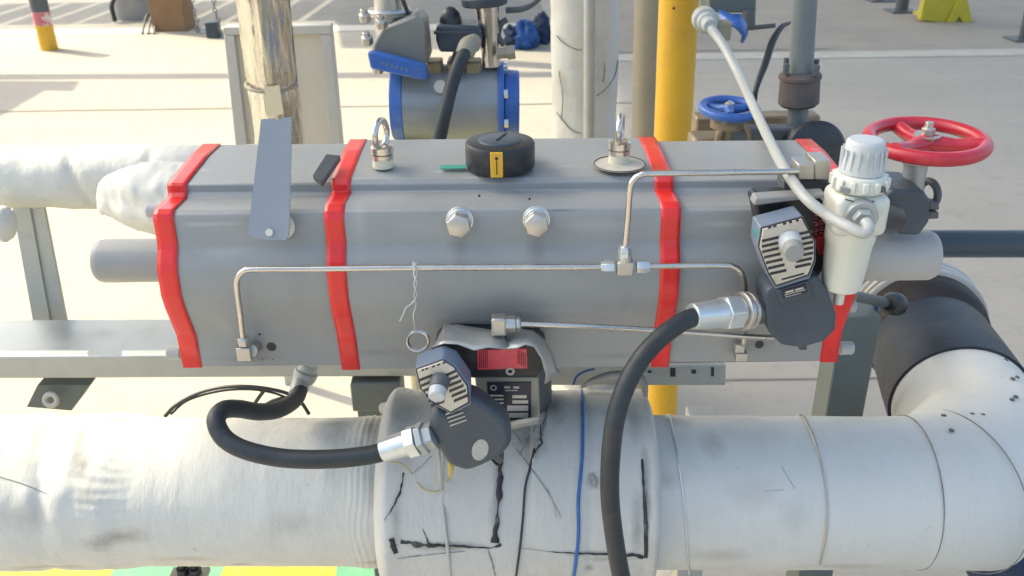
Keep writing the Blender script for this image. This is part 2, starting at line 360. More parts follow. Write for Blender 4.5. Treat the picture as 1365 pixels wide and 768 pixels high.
# ------------------------------------------------------------------ main insulated pipe
AY = 1.10
A0 = P(0, 654, AY); A1 = P(1365, 655, AY)
AX = (A1 - A0).normalized()
def frame_pipe():
    d = AX; f = Vector((0, -1, 0)); f = (f - d * f.dot(d)).normalized(); u = d.cross(f) * -1
    if u.z < 0: u = -u
    return d, f, u
_, PF, PU = frame_pipe()
def upx(px):  # position along the axis of a pixel column at mid height
    return (P(px, 654, AY) - A0).dot(AX)
def axis_pt(u): return A0 + AX * u
def fbm(p, s, o=3):
    return noise.fractal(Vector(p) * s, 0.9, 2.0, o)
def r_main(u, th):
    x, y = math.cos(th), math.sin(th)
    r = 0.1105
    q = Vector((u, x * 0.11, y * 0.11))
    r += 0.0012 * fbm(q, 9)
    u1, u2 = upx(95), upx(175)
    if u < upx(230):
        k = min(1, max(0, (upx(215) - u) / 0.06)); k = k * k * (3 - 2 * k)
        r += 0.0055 * k
        r += 0.0022 * k * fbm(q + Vector((3, 1, 2)), 16)
        r -= 0.007 * math.exp(-((u - u1 - 0.012 * math.sin(th * 2.0 + 1)) / 0.012) ** 2) * (0.5 + 0.5 * noise.noise(q * 12))
        r += 0.0035 * math.exp(-((u - u1 - 0.035) / 0.016) ** 2) * (.6 + noise.noise(q * 10))
        fold = math.exp(-((u - u2) / 0.03) ** 2)
        r += 0.0007 * fold * math.sin(th * 52 + 6 * noise.noise(q * 9) + 3 * noise.noise(q * 20))
        dl = (u - upx(20)) - 0.09 * (th - 0.85)
        r -= 0.003 * math.exp(-(dl / 0.006) ** 2) * (1 if abs(th - 0.7) < 0.5 else 0)
    cr = math.exp(-((u - upx(498)) / 0.022) ** 2)
    r += cr * (0.0009 * math.sin(u * 700 + 5 * noise.noise(q * 14)) + 0.003)
    if u > upx(860): r += 0.004 + 0.0014 * fbm(q, 5)
    return r
uw0, uw1 = upx(512), upx(864)
def r_wrap(u, th):
    q = Vector((u, math.cos(th) * .15, math.sin(th) * .15))
    t = (u - uw0) / (uw1 - uw0)
    e = min(1, max(0, t / 0.06)); e2 = min(1, max(0, (1 - t) / 0.035))
    k = min(math.sqrt(max(0, 1 - (1 - e) ** 2)), math.sqrt(max(0, 1 - (1 - e2) ** 2)))
    r = 0.105 + 0.043 * k
    r += 0.0022 * fbm(q, 8) + 0.0035 * math.exp(-((t - 0.05) / 0.05) ** 2) * k
    r -= 0.003 * math.exp(-((u - upx(700) + 0.02 * math.sin(th * 2)) / 0.02) ** 2)
    r -= 0.0016 * math.exp(-((u - upx(775)) / 0.006) ** 2)
    r += 0.003 * math.exp(-((t - 0.97) / 0.03) ** 2) + 0.008 * k * max(0, math.sin(th)) ** 3 * (1 if t < .25 or t > .55 else .3)
    return r
def surf(mb, rf, u0, u1, nu=120, nt=144):
    vs = []; fs = []
    for i in range(nu + 1):
        u = u0 + (u1 - u0) * i / nu
        for k in range(nt):
            th = 2 * math.pi * k / nt
            vs.append(axis_pt(u) + (PF * math.cos(th) + PU * math.sin(th)) * rf(u, th if th < math.pi * 1.5 else th - 2 * math.pi))
    for i in range(nu):
        for k in range(nt):
            k2 = (k + 1) % nt
            fs.append((i * nt + k, i * nt + k2, (i + 1) * nt + k2, (i + 1) * nt + k))
    fs.append(tuple(range(nt))); fs.append(tuple(nu * nt + k for k in range(nt)))
    mb.add(vs, fs); return mb
def hit(px, py, rf, off=0.0):
    d = ray(px, py).normalized(); r = 0.12
    for _ in range(8):
        dp = d - AX * d.dot(AX); m0 = (CAM - A0) - AX * (CAM - A0).dot(AX)
        a = dp.dot(dp); b = 2 * dp.dot(m0); c = m0.dot(m0) - r * r
        disc = b * b - 4 * a * c
        t = (-b - math.sqrt(max(0, disc))) / (2 * a)
        p = CAM + d * t; u = (p - A0).dot(AX); rad = p - axis_pt(u); th = math.atan2(rad.dot(PU), rad.dot(PF))
        r = rf(u, th) + off
    return p
pipe = thing('insulated_pipe', axis_pt(upx(300)) - Vector((0, 0, .115)), 'large white cloth insulated pipe running along the bottom and bending away at the right', 'pipe')
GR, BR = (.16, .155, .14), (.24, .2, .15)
def sp(px, py, rx, rz, col, amt, rf=r_main): return (hit(px, py, rf), (rx, rz * 1.3, rz), col, amt)
surf(MB(), r_main, upx(-260), upx(520), 320, 200).build('jacket', stains_and_shade(M['cloth'], pipe.location, [
    sp(110, 620, .022, .022, GR, .75), sp(105, 590, .012, .03, GR, .5), sp(150, 560, .05, .006, BR, .6), sp(165, 715, .05, .018, BR, .7), sp(130, 725, .03, .02, GR, .5),
    sp(115, 660, .02, .03, BR, .35), sp(440, 565, .03, .012, BR, .4), sp(320, 752, .02, .005, GR, .8), sp(60, 755, .12, .01, BR, .5), sp(500, 750, .03, .01, BR, .6), sp(495, 570, .022, .04, GR, .7), sp(498, 640, .018, .05, GR, .55), sp(480, 600, .012, .03, GR, .4), sp(250, 745, .06, .01, BR, .4), sp(30, 690, .06, .03, BR, .3), sp(390, 700, .05, .03, BR, .25)]), pipe, angle=80)
# right jacket, mitred elbow turning away
EX = 0.778; ER = 0.175; X1 = EX - ER
uE = X1 - A0.x
surf(MB(), r_main, upx(858), uE, 160, 160).build('jacket', stains_and_shade(M['cloth_clean'], pipe.location, [
    sp(900, 560, .03, .02, GR, .45), sp(950, 590, .025, .03, GR, .35), sp(890, 640, .03, .015, GR, .3), sp(1000, 660, .05, .03, BR, .25), sp(960, 740, .06, .02, BR, .35),
    sp(1060, 690, .03, .04, GR, .2), sp(1120, 755, .08, .012, BR, .4), sp(940, 548, .06, .004, BR, .6)]), pipe, angle=80)
A_e = axis_pt(uE)
def elbow_pts(a0, a1, n):
    out = []
    for i in range(n + 1):
        a = math.radians(a0 + (a1 - a0) * i / n)
        out.append(A_e + Vector((math.sin(a) * ER, (1 - math.cos(a)) * ER, 0)))
    return out
kk = ER * math.tan(math.radians(22.5))
def resample(pts, rs, n=12):
    return pts, rs
ep = [A_e, A_e + Vector((kk, 0, 0)), A_e + Vector((ER, ER - kk, 0)), A_e + Vector((ER, ER, 0))]
endleg = ep[-1] + Vector((0.012, 0.07, 0))
MB().tube(ep + [endleg], [.1152, .1262, .1270, .119, .114], 72, smooth=0).build('elbow_jacket', M['cloth_clean'], pipe, angle=60)
for c, n_, rr_ in ((ep[0], (1, 0, 0), .1156), (ep[1], (math.cos(math.radians(22.5)), math.sin(math.radians(22.5)), 0), .1265)):
    MB().torus(c, n_, rr_, 0.0009, 90, 6).build('seam', M['pencil'], pipe)
s1 = endleg; s2 = s1 + Vector((0.035, 0.20, 0)); sd = (s2 - s1).normalized()
MB().lathe(s1 - sd * .015, sd, [(0, .119), (.0, .1205), (.10, .117), (.2, .112), (.215, .110)], 64).build('rubber_sleeve', mat('navy black rubber sheet', (0.010, 0.017, 0.032), 0.5, var=0.3, scale=6, bump=0.004, bscale=9, rvar=0.1, dirt=(0.07, 0.065, 0.06), damt=0.5), pipe)
MB().lathe(s2, sd, [(0, .10), (.02, .118), (.05, .122), (.075, .12)], 64).build('inner_collar', mat('brown black mastic', (0.02, 0.015, 0.014), 0.6, bump=0.003), pipe)
for t in (.076, .098, .120):
    MB().lathe(s2 + sd * t, sd, [(0, .126), (.002, .129), (.012, .129), (.014, .126)], 64).build('flange_rim', M['pale_cap'] if t != .098 else M['steel_dull'], pipe, bevel=.001)
MB().lathe(s2 + sd * .06, sd, [(0, .09), (.6, .09)], 48).build('bare_pipe', M['dark_grey'], pipe)
# white edge of cover + rivets
for px, py in ((1258, 554), (1296, 552), (1310, 553), (1268, 574)):
    p = hit(px, py, lambda u, t: .1155 + .0105 * min(1, max(0, (u - uE) / kk)), .0022); n = (p - axis_pt((p - A0).dot(AX))).normalized()
    MB().lathe(p, n, [(0, .004), (.0015, .0035), (.002, .001)], 12).build('rivet', M['dark_grey'], pipe)
for px, py in ((1350, 505), (1356, 503), (1349, 533), (1354, 529), (1341, 480)):
    d = ray(px, py).normalized(); c0 = ep[-1]; ax = Vector((0, 1, 0))
    dp = d - ax * d.dot(ax); m0 = (CAM - c0) - ax * (CAM - c0).dot(ax)
    a = dp.dot(dp); b = 2 * dp.dot(m0); c = m0.dot(m0) - .1262 ** 2; disc = b * b - 4 * a * c
    if disc > 0:
        t = (-b - math.sqrt(disc)) / (2 * a); p = CAM + d * t; n = p - c0; n.y = 0
        MB().lathe(p, n.normalized(), [(0, .004), (.0015, .0035), (.002, .001)], 12).build('rivet', M['dark_grey'], pipe)
def ring(mb, rf, pxs, off, r, a0=-60, a1=160, wob=0.0):
    """band laid round the pipe through the given pixel points (top, mid, bottom)"""
    return mb.tube(dense(pxs, rf, off), r, 8, smooth=0)
def dense(pxs, rf, off, k=10):
    out = []; n = len(pxs)
    g = lambda i: Vector(pxs[i]) if 0 <= i < n else (Vector(pxs[0]) * 2 - Vector(pxs[1]) if i < 0 else Vector(pxs[-1]) * 2 - Vector(pxs[-2]))
    for i in range(n - 1):
        a, b, c, d = g(i - 1), g(i), g(i + 1), g(i + 2)
        for j in range(k):
            t = j / k; q = 0.5 * ((2 * b) + (c - a) * t + (2 * a - 5 * b + 4 * c - d) * t * t + (3 * b - a - 3 * c + d) * t ** 3)
            out.append(hit(q.x, q.y, rf, off))
    out.append(hit(*pxs[-1], rf, off)); return out
def behind(rf, px, n=40, off=0.001):
    """the rest of a band, over the top and down the back"""
    u = upx(px); out = []
    for i in range(n):
        th = math.radians(124 + i * 3); rr = rf(u, th) + off
        out.append(axis_pt(u) + (PF * math.cos(th) + PU * math.sin(th)) * rr)
    return out
for pxs, nm, m_, r_ in (([(893, 553), (900, 590), (908, 640), (914, 700), (919, 766)], 'wire_band', 'zinc', .0014),
                   ([(1070, 553), (1085, 585), (1096, 622), (1102, 665), (1101, 710), (1093, 752)], 'wire_band', 'steel_dull', .0017)):
    MB().tube(list(reversed(behind(r_main, pxs[0][0] + (0 if pxs[0][0] < 1000 else 1)))) + dense(pxs, r_main, .001), r_, 8, smooth=0).build(nm, M[m_], pipe)
for pxs, wd in (([(1042, 622), (1050, 636), (1060, 652)], .6), ([(1020, 655), (1045, 653)], .4), ([(0, 636), (30, 645), (62, 658)], 1.0)):
    MB().tube(dense(pxs, r_main, .0002), .0006 * wd, 6, smooth=0).build('crease', M['pencil'], pipe)

def ribbon(name, pxs, ws, rf, m, parent, off=0.0012, rough=0.0):
    """a strip glued on the jacket, following its surface; widths in photo pixels"""
    n = len(pxs); A = []; B = []
    seq = []
    for i in range(n - 1):
        for k in range(14):
            t = k / 14; seq.append((pxs[i][0] * (1 - t) + pxs[i + 1][0] * t, pxs[i][1] * (1 - t) + pxs[i + 1][1] * t, ws[i] * (1 - t) + ws[i + 1] * t))
    seq.append((*pxs[-1], ws[-1]))
    for i, (x, y, wd) in enumerate(seq):
        a = seq[max(0, i - 1)]; b = seq[min(len(seq) - 1, i + 1)]
        dx, dy = b[0] - a[0], b[1] - a[1]; l = math.hypot(dx, dy) or 1; nx, ny = -dy / l, dx / l
        w1 = wd / 2 * max(.1, 1 + rough * 1.6 * noise.noise(Vector((i * .23, x * .1, 1)))); w2 = wd / 2 * max(.1, 1 + rough * 1.6 * noise.noise(Vector((i * .23, x * .1, 7))))
        A.append(hit(x + nx * w1, y + ny * w1, rf, off)); B.append(hit(x - nx * w2, y - ny * w2, rf, off))
    return MB().loft(A, B).build(name, m, parent, solid=0.0003)
# grime and pleats on the left jacket
None and ribbon('pleated_patch', [(150, 600), (158, 630), (160, 675)], [26, 34, 26], r_main, M['cloth'], pipe, .0006)
# ------------------------------------------------------------------ wrapped valve
vw = thing('wrapped_valve', axis_pt(upx(690)) - Vector((0, 0, .15)), 'bulky valve body wrapped in grimy white insulation cloth with black sealed seams under the actuator', 'valve')
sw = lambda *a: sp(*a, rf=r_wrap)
surf(MB(), r_wrap, uw0, uw1, 220, 200).build('jacket', stains_and_shade(M['cloth_dirty'], vw.location, [  # grime, plus grey spots near the top that paint shade into the cloth
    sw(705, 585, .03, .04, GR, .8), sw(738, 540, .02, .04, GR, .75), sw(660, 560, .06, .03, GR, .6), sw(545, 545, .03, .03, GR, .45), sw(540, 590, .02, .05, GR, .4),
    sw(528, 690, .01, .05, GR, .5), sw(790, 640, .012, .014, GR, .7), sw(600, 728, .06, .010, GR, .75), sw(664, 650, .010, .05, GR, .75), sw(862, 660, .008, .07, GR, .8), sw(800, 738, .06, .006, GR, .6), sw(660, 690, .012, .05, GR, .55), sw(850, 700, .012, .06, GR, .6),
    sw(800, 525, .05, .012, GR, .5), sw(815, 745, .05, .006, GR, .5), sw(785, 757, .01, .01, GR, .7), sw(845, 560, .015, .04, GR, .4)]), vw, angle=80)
R = lambda nm, p, w_, m='tar', ro=0.95: ribbon(nm, p, [.68 * q for q in w_] if m != 'dirty_fabric' else w_, r_wrap, M[m], vw, rough=ro)
R('black_seam', [(668, 612), (666, 640), (663, 680), (660, 724)], [7, 9, 7, 12])
R('black_seam', [(534, 722), (560, 727), (600, 728), (655, 731), (668, 726)], [4, 8, 4, 2, 5])
R('black_seam', [(572, 727), (568, 716), (563, 705)], [4, 3, 1])
R('black_seam', [(522, 718), (524, 728), (528, 738)], [9, 12, 8], ro=.3)
R('black_seam', [(735, 736), (770, 738), (820, 739), (858, 742)], [1.5, 2.5, 4, 7])
R('black_seam', [(856, 612), (858, 650), (861, 700), (861, 744)], [4, 5, 8, 8], ro=.4)
R('black_seam', [(664, 620), (655, 612), (650, 606)], [5, 4, 2])
R('crease', [(690, 612), (700, 590), (716, 566)], [1, 2.5, 1.5], 'pencil')
R('crease', [(700, 598), (690, 582), (680, 570)], [1, 2, 1], 'pencil')
R('crease', [(720, 566), (722, 590), (712, 604)], [1, 4, 2], 'tar')
R('crease', [(735, 662), (742, 690)], [.8, .6], 'pencil')
R('crease', [(620, 735), (560, 741), (530, 745)], [.8, 1.2, .8], 'pencil')
R('crease', [(735, 520), (730, 545), (722, 580), (716, 588)], [3, 3, 6, 3], 'pencil')
R('crease', [(682, 590), (705, 620), (730, 655), (748, 690)], [1.2, 1.6, 2, .6], 'pencil')
R('crease', [(538, 630), (534, 655), (522, 680), (512, 694)], [2, 4, 2, 1], 'tar')
R('crease', [(575, 608), (552, 630)], [.8, .8], 'pencil')
R('crease', [(650, 733), (656, 750), (660, 768)], [1, 3, 2], 'pencil')
R('crease', [(788, 632), (792, 640), (796, 652)], [6, 8, 3], 'dirty_fabric')
R('crease', [(690, 730), (735, 736)], [.8, .8], 'pencil')
# steel mounting neck between valve and actuator
nk = P(690, 520, 1.1)
MB().cyl((nk.x, 1.12, .90), (nk.x, 1.12, 1.10), .05, seg=32).lathe((nk.x, 1.12, 1.065), (0, 0, 1), [(0, .075), (.02, .075)], 40).build('mounting_neck', M['dark_grey'], vw, bevel=.001)
MB().tube([P(775, 517, 1.1), P(790, 508, 1.1), P(815, 501, 1.11), P(845, 501, 1.11), P(858, 510, 1.1), P(861, 530, 1.08)], [.002, .005, .007, .007, .006, .003], 12).build('cloth_fold', M['dirty_fabric'], vw)
def band_on(name, pxs, rf, r, m, label, cat, off=.0015, back=True, parent=None):
    pts = dense(pxs, rf, off)
    if back: pts = list(reversed(behind(rf, pxs[0][0] + 1))) + pts
    o = MB().tube(pts, r, 8, smooth=0).build(name, M[m], parent)
    if label: tag(o, label, cat)
    return o
band_on('blue_rope', [(776, 528), (777, 560), (776, 610), (771, 665), (771, 715), (765, 768)], r_wrap, .0024, 'blue_rope', 'blue cord tied round the wrapped valve left of the thick hose', 'cord')
band_on('tie_wire', [(712, 598), (706, 625), (700, 650), (697, 690), (693, 730), (688, 768)], r_wrap, .0016, 'rubber', 'thin black wire running down the wrapped valve below the nameplate box', 'wire', back=False)
# white cable in front
wc = [P(584, 596, .93), P(586, 620, .935)] + [hit(x, y, r_wrap, .002) for x, y in ((588, 650), (592, 690), (597, 735), (601, 775))]
tag(MB().tube(wc, .0024, 10).build('thin_cable', M['white_tube']), 'thin white cable hanging from the lower hose gland down the wrapped valve', 'cable')
yw = [P(598, 608, .93), P(601, 625, .93), hit(597, 640, r_wrap, .003), hit(583, 655, r_wrap, .003), hit(562, 650, r_wrap, .003), hit(548, 630, r_wrap, .003), P(535, 618, .95), P(515, 615, .94)]
tag(MB().tube(yw, [.004, .004, .0012, .0008, .0008, .0008, .0008, .0008], 8).build('tie_string', mat('yellow string', (.5, .4, .1), .6)), 'loose yellow string looped under the lower hose gland', 'string')

# ------------------------------------------------------------------ actuator
def zat(py, Y): return P(682, py, Y).z
PROF = [(1.24, 1.327), (1.18, 1.3285), (1.086, 1.3225), (1.083, 1.3195), (1.082, 1.311), (1.077, 1.3068), (1.032, 1.3078), (1.0245, 1.304),
        (1.0215, 1.297), (1.020, 1.268), (1.017, 1.260), (1.007, 1.2465), (1.003, 1.236), (1.001, 1.205), (1.005, 1.186), (1.018, 1.150),
        (1.023, 1.136), (1.023, 1.088), (1.22, 1.086)]
act = thing('pneumatic_actuator', (0, 1.12, 1.085), 'long grey valve actuator with red tape bands, lying across the middle above the white pipe', 'actuator')
TILT = math.tan(math.radians(0.35))
def pf(x, off=0.0, dy=0.0, dz=0.0):
    out = []
    n = len(PROF)
    for i in range(n):
        y, z = PROF[i]
        a = Vector(PROF[i - 1]) if i else Vector(PROF[0]); b = Vector(PROF[i + 1]) if i < n - 1 else Vector(PROF[-1])
        t = (b - a); nn = Vector((t.y, -t.x)); nn = nn.normalized() if nn.length > 0 else nn
        out.append(Vector((x, y + dy + nn.x * -off if False else y + dy + nn.x * off, z + dz + nn.y * off + x * TILT * -1)))
    return out
# outward normal check: profile runs back->front over the top, so outward = (dz, -dy) of the tangent
def body_section(name, xs, off=0.0, m=M['grey_paint'], openback=False, parent=act, skew=None, dz=0.0, inner=None, bevel=.0012):
    vs = []; fs = []; n = len(PROF)
    for j, x in enumerate(xs):
        row = pf(x, -off if NEG else off, 0, dz)
        for i, v in enumerate(row):
            if skew: v = Vector((v.x + skew(j, i), v.y, v.z))
            vs.append(v)
    for j in range(len(xs) - 1):
        for i in range(n):
            i2 = (i + 1) % n
            fs.append((j * n + i, j * n + i2, (j + 1) * n + i2, (j + 1) * n + i))
    fs.append(tuple(range(n))); fs.append(tuple((len(xs) - 1) * n + i for i in range(n)))
    return MB().add(vs, fs).build(name, m, parent, bevel=bevel, angle=28)
_t = Vector(PROF[2]) - Vector(PROF[0]); NEG = Vector((_t.y, -_t.x)).y < 0   # want +z normals on the top
def xa(px, py=300, Y=1.03): return P(px, py, Y).x
xL, xS1, xS2, xR = xa(206, 285, 1.027), xa(440, 360, 1.0), xa(893, 360, 1.0), xa(1139, 400, 1.0)
xm0 = xa(452, 360, 1.0)
PAL, DRK, SCU = (.50, .49, .45), (.12, .12, .115), (.20, .20, .19)
def ap(px, py, rx, rz, col, amt): return (P(px, py, 1.02) if py > 262 else G(px, py, 1.325), (rx, .05 if py > 262 else rz, rz if py > 262 else .05), col, amt)
m_end = stains_and_shade(M['grey_paint'], act.location, [ap(345, 470, .03, .02, DRK, .35), ap(280, 300, .05, .004, PAL, .5), ap(262, 228, .03, .006, PAL, .6), ap(400, 370, .02, .05, SCU, .25), ap(300, 440, .015, .03, PAL, .2),
    ap(1010, 460, .03, .02, DRK, .4), ap(960, 300, .04, .006, PAL, .4), ap(330, 480, .06, .006, DRK, .4), ap(960, 225, .05, .01, PAL, .35), ap(300, 335, .04, .008, PAL, .3)])
m_mid = stains_and_shade(M['grey_paint'], act.location, [ap(612, 330, .016, .035, DRK, .45), ap(714, 330, .016, .035, DRK, .45), ap(680, 420, .07, .02, SCU, .45), ap(660, 270, .07, .003, PAL, .7), ap(745, 281, .03, .002, DRK, .8),
    ap(640, 238, .03, .004, PAL, .7), ap(590, 232, .02, .005, PAL, .6), ap(560, 300, .05, .02, PAL, .2), ap(800, 300, .06, .01, PAL, .25), ap(500, 470, .05, .008, DRK, .35), ap(820, 475, .06, .006, DRK, .35),
    ap(833, 390, .012, .03, DRK, .25), ap(750, 225, .05, .01, PAL, .35), ap(530, 218, .03, .01, DRK, .3), ap(480, 300, .012, .06, PAL, .25)])
body_section('end_housing', [xL, xS1], -0.0015, m_end)
body_section('centre_housing', [xS1 + .008, xS2 - .003], 0.004, m_mid)
body_section('end_housing', [xS2, xR], -0.0015, m_end)
MB().prism([v for v in pf(xS1 - .004, .008 if NEG else -.008)], (.02, 0, 0)).build('joint_gap', M['black'], act)
def tape(x0, x1, off, wob=0.0, seed=0):
    vs = []; fs = []; n = len(PROF) - 1
    NX = 5
    for j in range(NX):
        row = pf(0, -off if NEG else off)
        for i in range(n):
            x = x0 + (x1 - x0) * j / (NX - 1) + wob * noise.noise(Vector((i * .9, j * .15, seed)))
            v = row[i]; vs.append(Vector((x, v.y + .0004 * noise.noise(Vector((i * 1.3, j * 1.1, seed + 5))) - .0001, v.z - x * TILT)))
    for j in range(NX - 1):
        for i in range(n - 1): fs.append((j * n + i, j * n + i + 1, (j + 1) * n + i + 1, (j + 1) * n + i))
    return MB().add(vs, fs).build('red_tape_band', M['red_tape'], act, solid=.0004, angle=14)
tape(xL - .001, xL + .024, -.0001, .0, 1)
tape(xS1 - .004, xS1 + .020, .0046, .001, 2)
tape(xS2 - .012, xS2 + .012, .0046, .0, 3)
tape(xR - .022, xR + .001, -.0001, .0, 4)
# base lips
zb = 1.0865
MB().box(((xL + xS1) / 2 + .03, 1.12, zb - .003 - TILT * xL), (xS1 - xL - .06, .16, .005)).build('base_plate', M['dark_grey'], act, bevel=.001)
MB().box(((xS1 + xS2) / 2 + .01, 1.12, zb - .004), (xS2 - xS1 - .03, .17, .005)).build('base_plate', M['dark_grey'], act, bevel=.001)
MB().box(((xS2 + xR) / 2, 1.12, zb - .004), (xR - xS2 - .03, .17, .005)).build('base_plate', M['dark_grey'], act, bevel=.001)
# chamfered seam plate on right housing
# little folded flap on left housing
MB().prism([P(418, 240, 1.07), P(436, 212, 1.12), P(455, 214, 1.12), P(430, 250, 1.06)], (0, -.003, .008)).build('folded_flap', M['dark_grey'], act, bevel=.001)
# end cylinders
cz = P(170, 348, 1.08)
rr = S(29, cz)
MB().lathe(P(131, 348, 1.08), (1, 0, 0), [(0, rr * .85), (.004, rr * .96), (.01, rr), (.12, rr)], 48).build('end_cylinder', M['grey_cap'], act)
cz2 = P(1243, 340, 1.08)
MB().lathe(cz2, (-1, 0, 0), [(0, S(30, cz2)), (.006, S(33, cz2)), (.01, S(33.5, cz2)), (.16, S(33.5, cz2))], 48).build('end_cylinder', M['pale_cap'], act)
for px, py, n_, nm in ((229, 470, (-1, 0, 0), 'bolt'), (1131, 464, (1, 0, 0), 'bolt'), (1134, 408, (1, 0, 0), 'bolt'), (202, 281, (-1, 0, 0), 'bolt')):
    p = P(px, py, 1.05); MB().lathe(p - Vector(n_) * .012, n_, [(0, S(9, p)), (.016, S(9, p)), (.018, S(7, p))], 18).build(nm, M['pale_cap'], act)
# eyebolts
for px, base_y, ring_y, rot in ((511, 222, 178, .30), (825, 216, 172, .22)):
    zt = 1.3325; b = G(px, base_y, zt)
    eb = MB().lathe(b, (0, 0, 1), [(0, S(14, b)), (.011, S(14, b))], 28).build('eyebolt', M['ivory'], act)
    MB().lathe(b + Vector((0, 0, .011)), (0, 0, 1), [(0, S(14.5, b)), (.006, S(14.5, b)), (.0062, S(10, b)), (.0075, S(10, b)), (.0077, S(15, b)), (.016, S(15, b)), (.0175, S(12, b))], 28).build('nut', M['steel'], eb)
    c = b + Vector((0, 0, .0215 + .021)); MB().torus(c, (math.cos(rot), -math.sin(rot), 0), S(18.5, b), S(4.2, b), 48, 12).build('lifting_ring', M['steel'], eb)
b = G(826, 219, 1.3325); d = MB().lathe(b, (0, 0, 1), [(0, S(35, b)), (.0006, S(35, b))], 48).build('round_label', M['cream'], act)
MB().torus(b + Vector((0, 0, .0008)), (0, 0, 1), S(34, b), .0008, 60, 6).build('label_rim', M['black'], act)
# position indicator
b = G(667, 221, 1.332); R0 = S(46, b)
ind = MB().lathe(b, (0, 0, 1), [(0, R0 * .97), (.003, R0), (.030, R0), (.033, R0 * .96), (.034, R0 * .9)], 64).build('position_indicator', M['black'], act)
MB().lathe(b + Vector((0, 0, .034)), (0, 0, 1), [(0, R0 * .62), (.002, R0 * .60), (.0035, R0 * .5), (.004, R0 * .1)], 48).build('dome', M['slate'], ind)
MB().box(b + Vector((.002, 0.002, .0385)), (.0025, R0 * .75, .002), Matrix.Rotation(-.35, 3, 'Z')).build('pointer_line', M['black'], ind)
MB().box(b + Vector((-.004, -R0 - .0005, .016)), (S(16, b), .004, .032)).build('yellow_marker', M['yellow'], ind, bevel=.0008)
MB().box(b + Vector((-.004, -R0 - .003, .013)), (.0012, .001, .018)).lathe(b + Vector((-.004, -R0 - .003, .025)), (0, -1, 0), [(0, .002), (.001, .002)], 10).build('marker_line', M['black'], ind)
p = G(604, 223, 1.3325); MB().box(p + Vector((0, 0, .0004)), (S(34, p), .014, .0008)).build('green_tape', M['tag_green'], act)
for px, py in ((640, 240),): 
    p = G(px, py, 1.3325)
# stop screws
for px, py in ((611, 299), (713, 298)):
    p = P(px + 2, py - 6, 1.018); axd = Vector((-.02, -1, .05)).normalized()
    sb = MB().lathe(p, axd, [(0, S(18.5, p)), (.003, S(18.5, p)), (.0032, S(16, p)), (.006, S(15.5, p)), (.0062, S(13, p)), (.012, S(13, p))], 40).build('stop_screw', M['zinc'], act, bevel=.0004)
    MB().lathe(p + axd * .012 + Vector((0, 0, 0)), axd, [(0, S(16.5, p)), (.014, S(16.5, p)), (.0155, S(13.5, p))], 6, phase=.3).build('hex_cap', M['steel_dull'], sb, bevel=.0006)
# drilled holes in the face (small dark plugs)
for px, py, r_ in ((362, 462, 6.5), (346, 445, 2), (350, 479, 2.2), (364, 479, 2.2), (1012, 459, 6), (996, 477, 2.2), (1013, 477, 2.2), (639, 261, 1.6), (706, 265, 1.6)):
    Y = 1.0246 if py > 400 else 1.034
    p = P(px, py, Y)
    ho = MB().lathe(p, (0, -1, 0), [(0, S(r_, p)), (.0008, S(r_, p)), (.001, S(r_ * .55, p))], 20).build('threaded_hole', M['black'], act)
# round pale tag behind saw blade
p = P(378, 303, 1.026); 
MB().lathe(P(374, 301, 1.0205), (0, -1, 0), [(0, S(19, p)), (.0008, S(19, p))], 36).build('round_sticker', M['road_white'], act)
# right end fittings block
MB().trace([(1064, 219), (1086, 218), (1086, 240), (1064, 240)], 1.0, .03).trace([(1086, 214), (1108, 214), (1108, 240), (1086, 240)], 1.0, .035).build('port_block', M['steel_dull'], act, bevel=.0015)
MB().trace([(1045, 241), (1108, 241), (1108, 262), (1045, 258)], 1.01, .03).build('port_bracket', M['dark_grey'], act, bevel=.001)

# ------------------------------------------------------------------ saw blade leaning on the actuator
blt = [P(348, 159, 1.06), P(389, 156, 1.06)]; blb = [P(331, 315, 0.995), P(385, 317, 0.995)]
L0, L1 = blt[0], blb[0]; R0_, R1_ = blt[1], blb[1]
pts = [L0, L0.lerp(R0_, .45) + Vector((0, 0, .0)), L0.lerp(R0_, .5) - Vector((0, 0, .002)), L0.lerp(R0_, .62) - Vector((0, 0, .002)), L0.lerp(R0_, .68), R0_]
n = 72
for i in range(n + 1):
    t = .03 + .9 * i / n
    p_ = R0_.lerp(R1_, t); pts.append(p_ + Vector(((.0015 if i % 2 else -.0010) + random.uniform(-.0003, .0003), 0, 0)))
pts += [R0_.lerp(R1_, .97), R1_ + Vector((-.004, 0, -.003)), L1.lerp(R1_, .5) + Vector((0, 0, -.004)), L1 + Vector((.003, 0, -.002)), L1 + Vector((0, 0, .003))]
nrm = (R0_ - L0).cross(L1 - L0).normalized() * .0022
bl = MB().prism(pts, nrm).build('saw_blade', M['blade']); tag(bl, 'flat grey serrated saw blade without handle leaning on the left end of the actuator', 'saw blade')
p = L1.lerp(R1_, .52); p = p.lerp(L0.lerp(R0_, .5), .045) + Vector((0, -.0025, 0))
MB().lathe(p, (0, -1, .35), [(0, .0045), (.0008, .0045)], 20, ).build('hanging_hole', M['road_white'], bl)

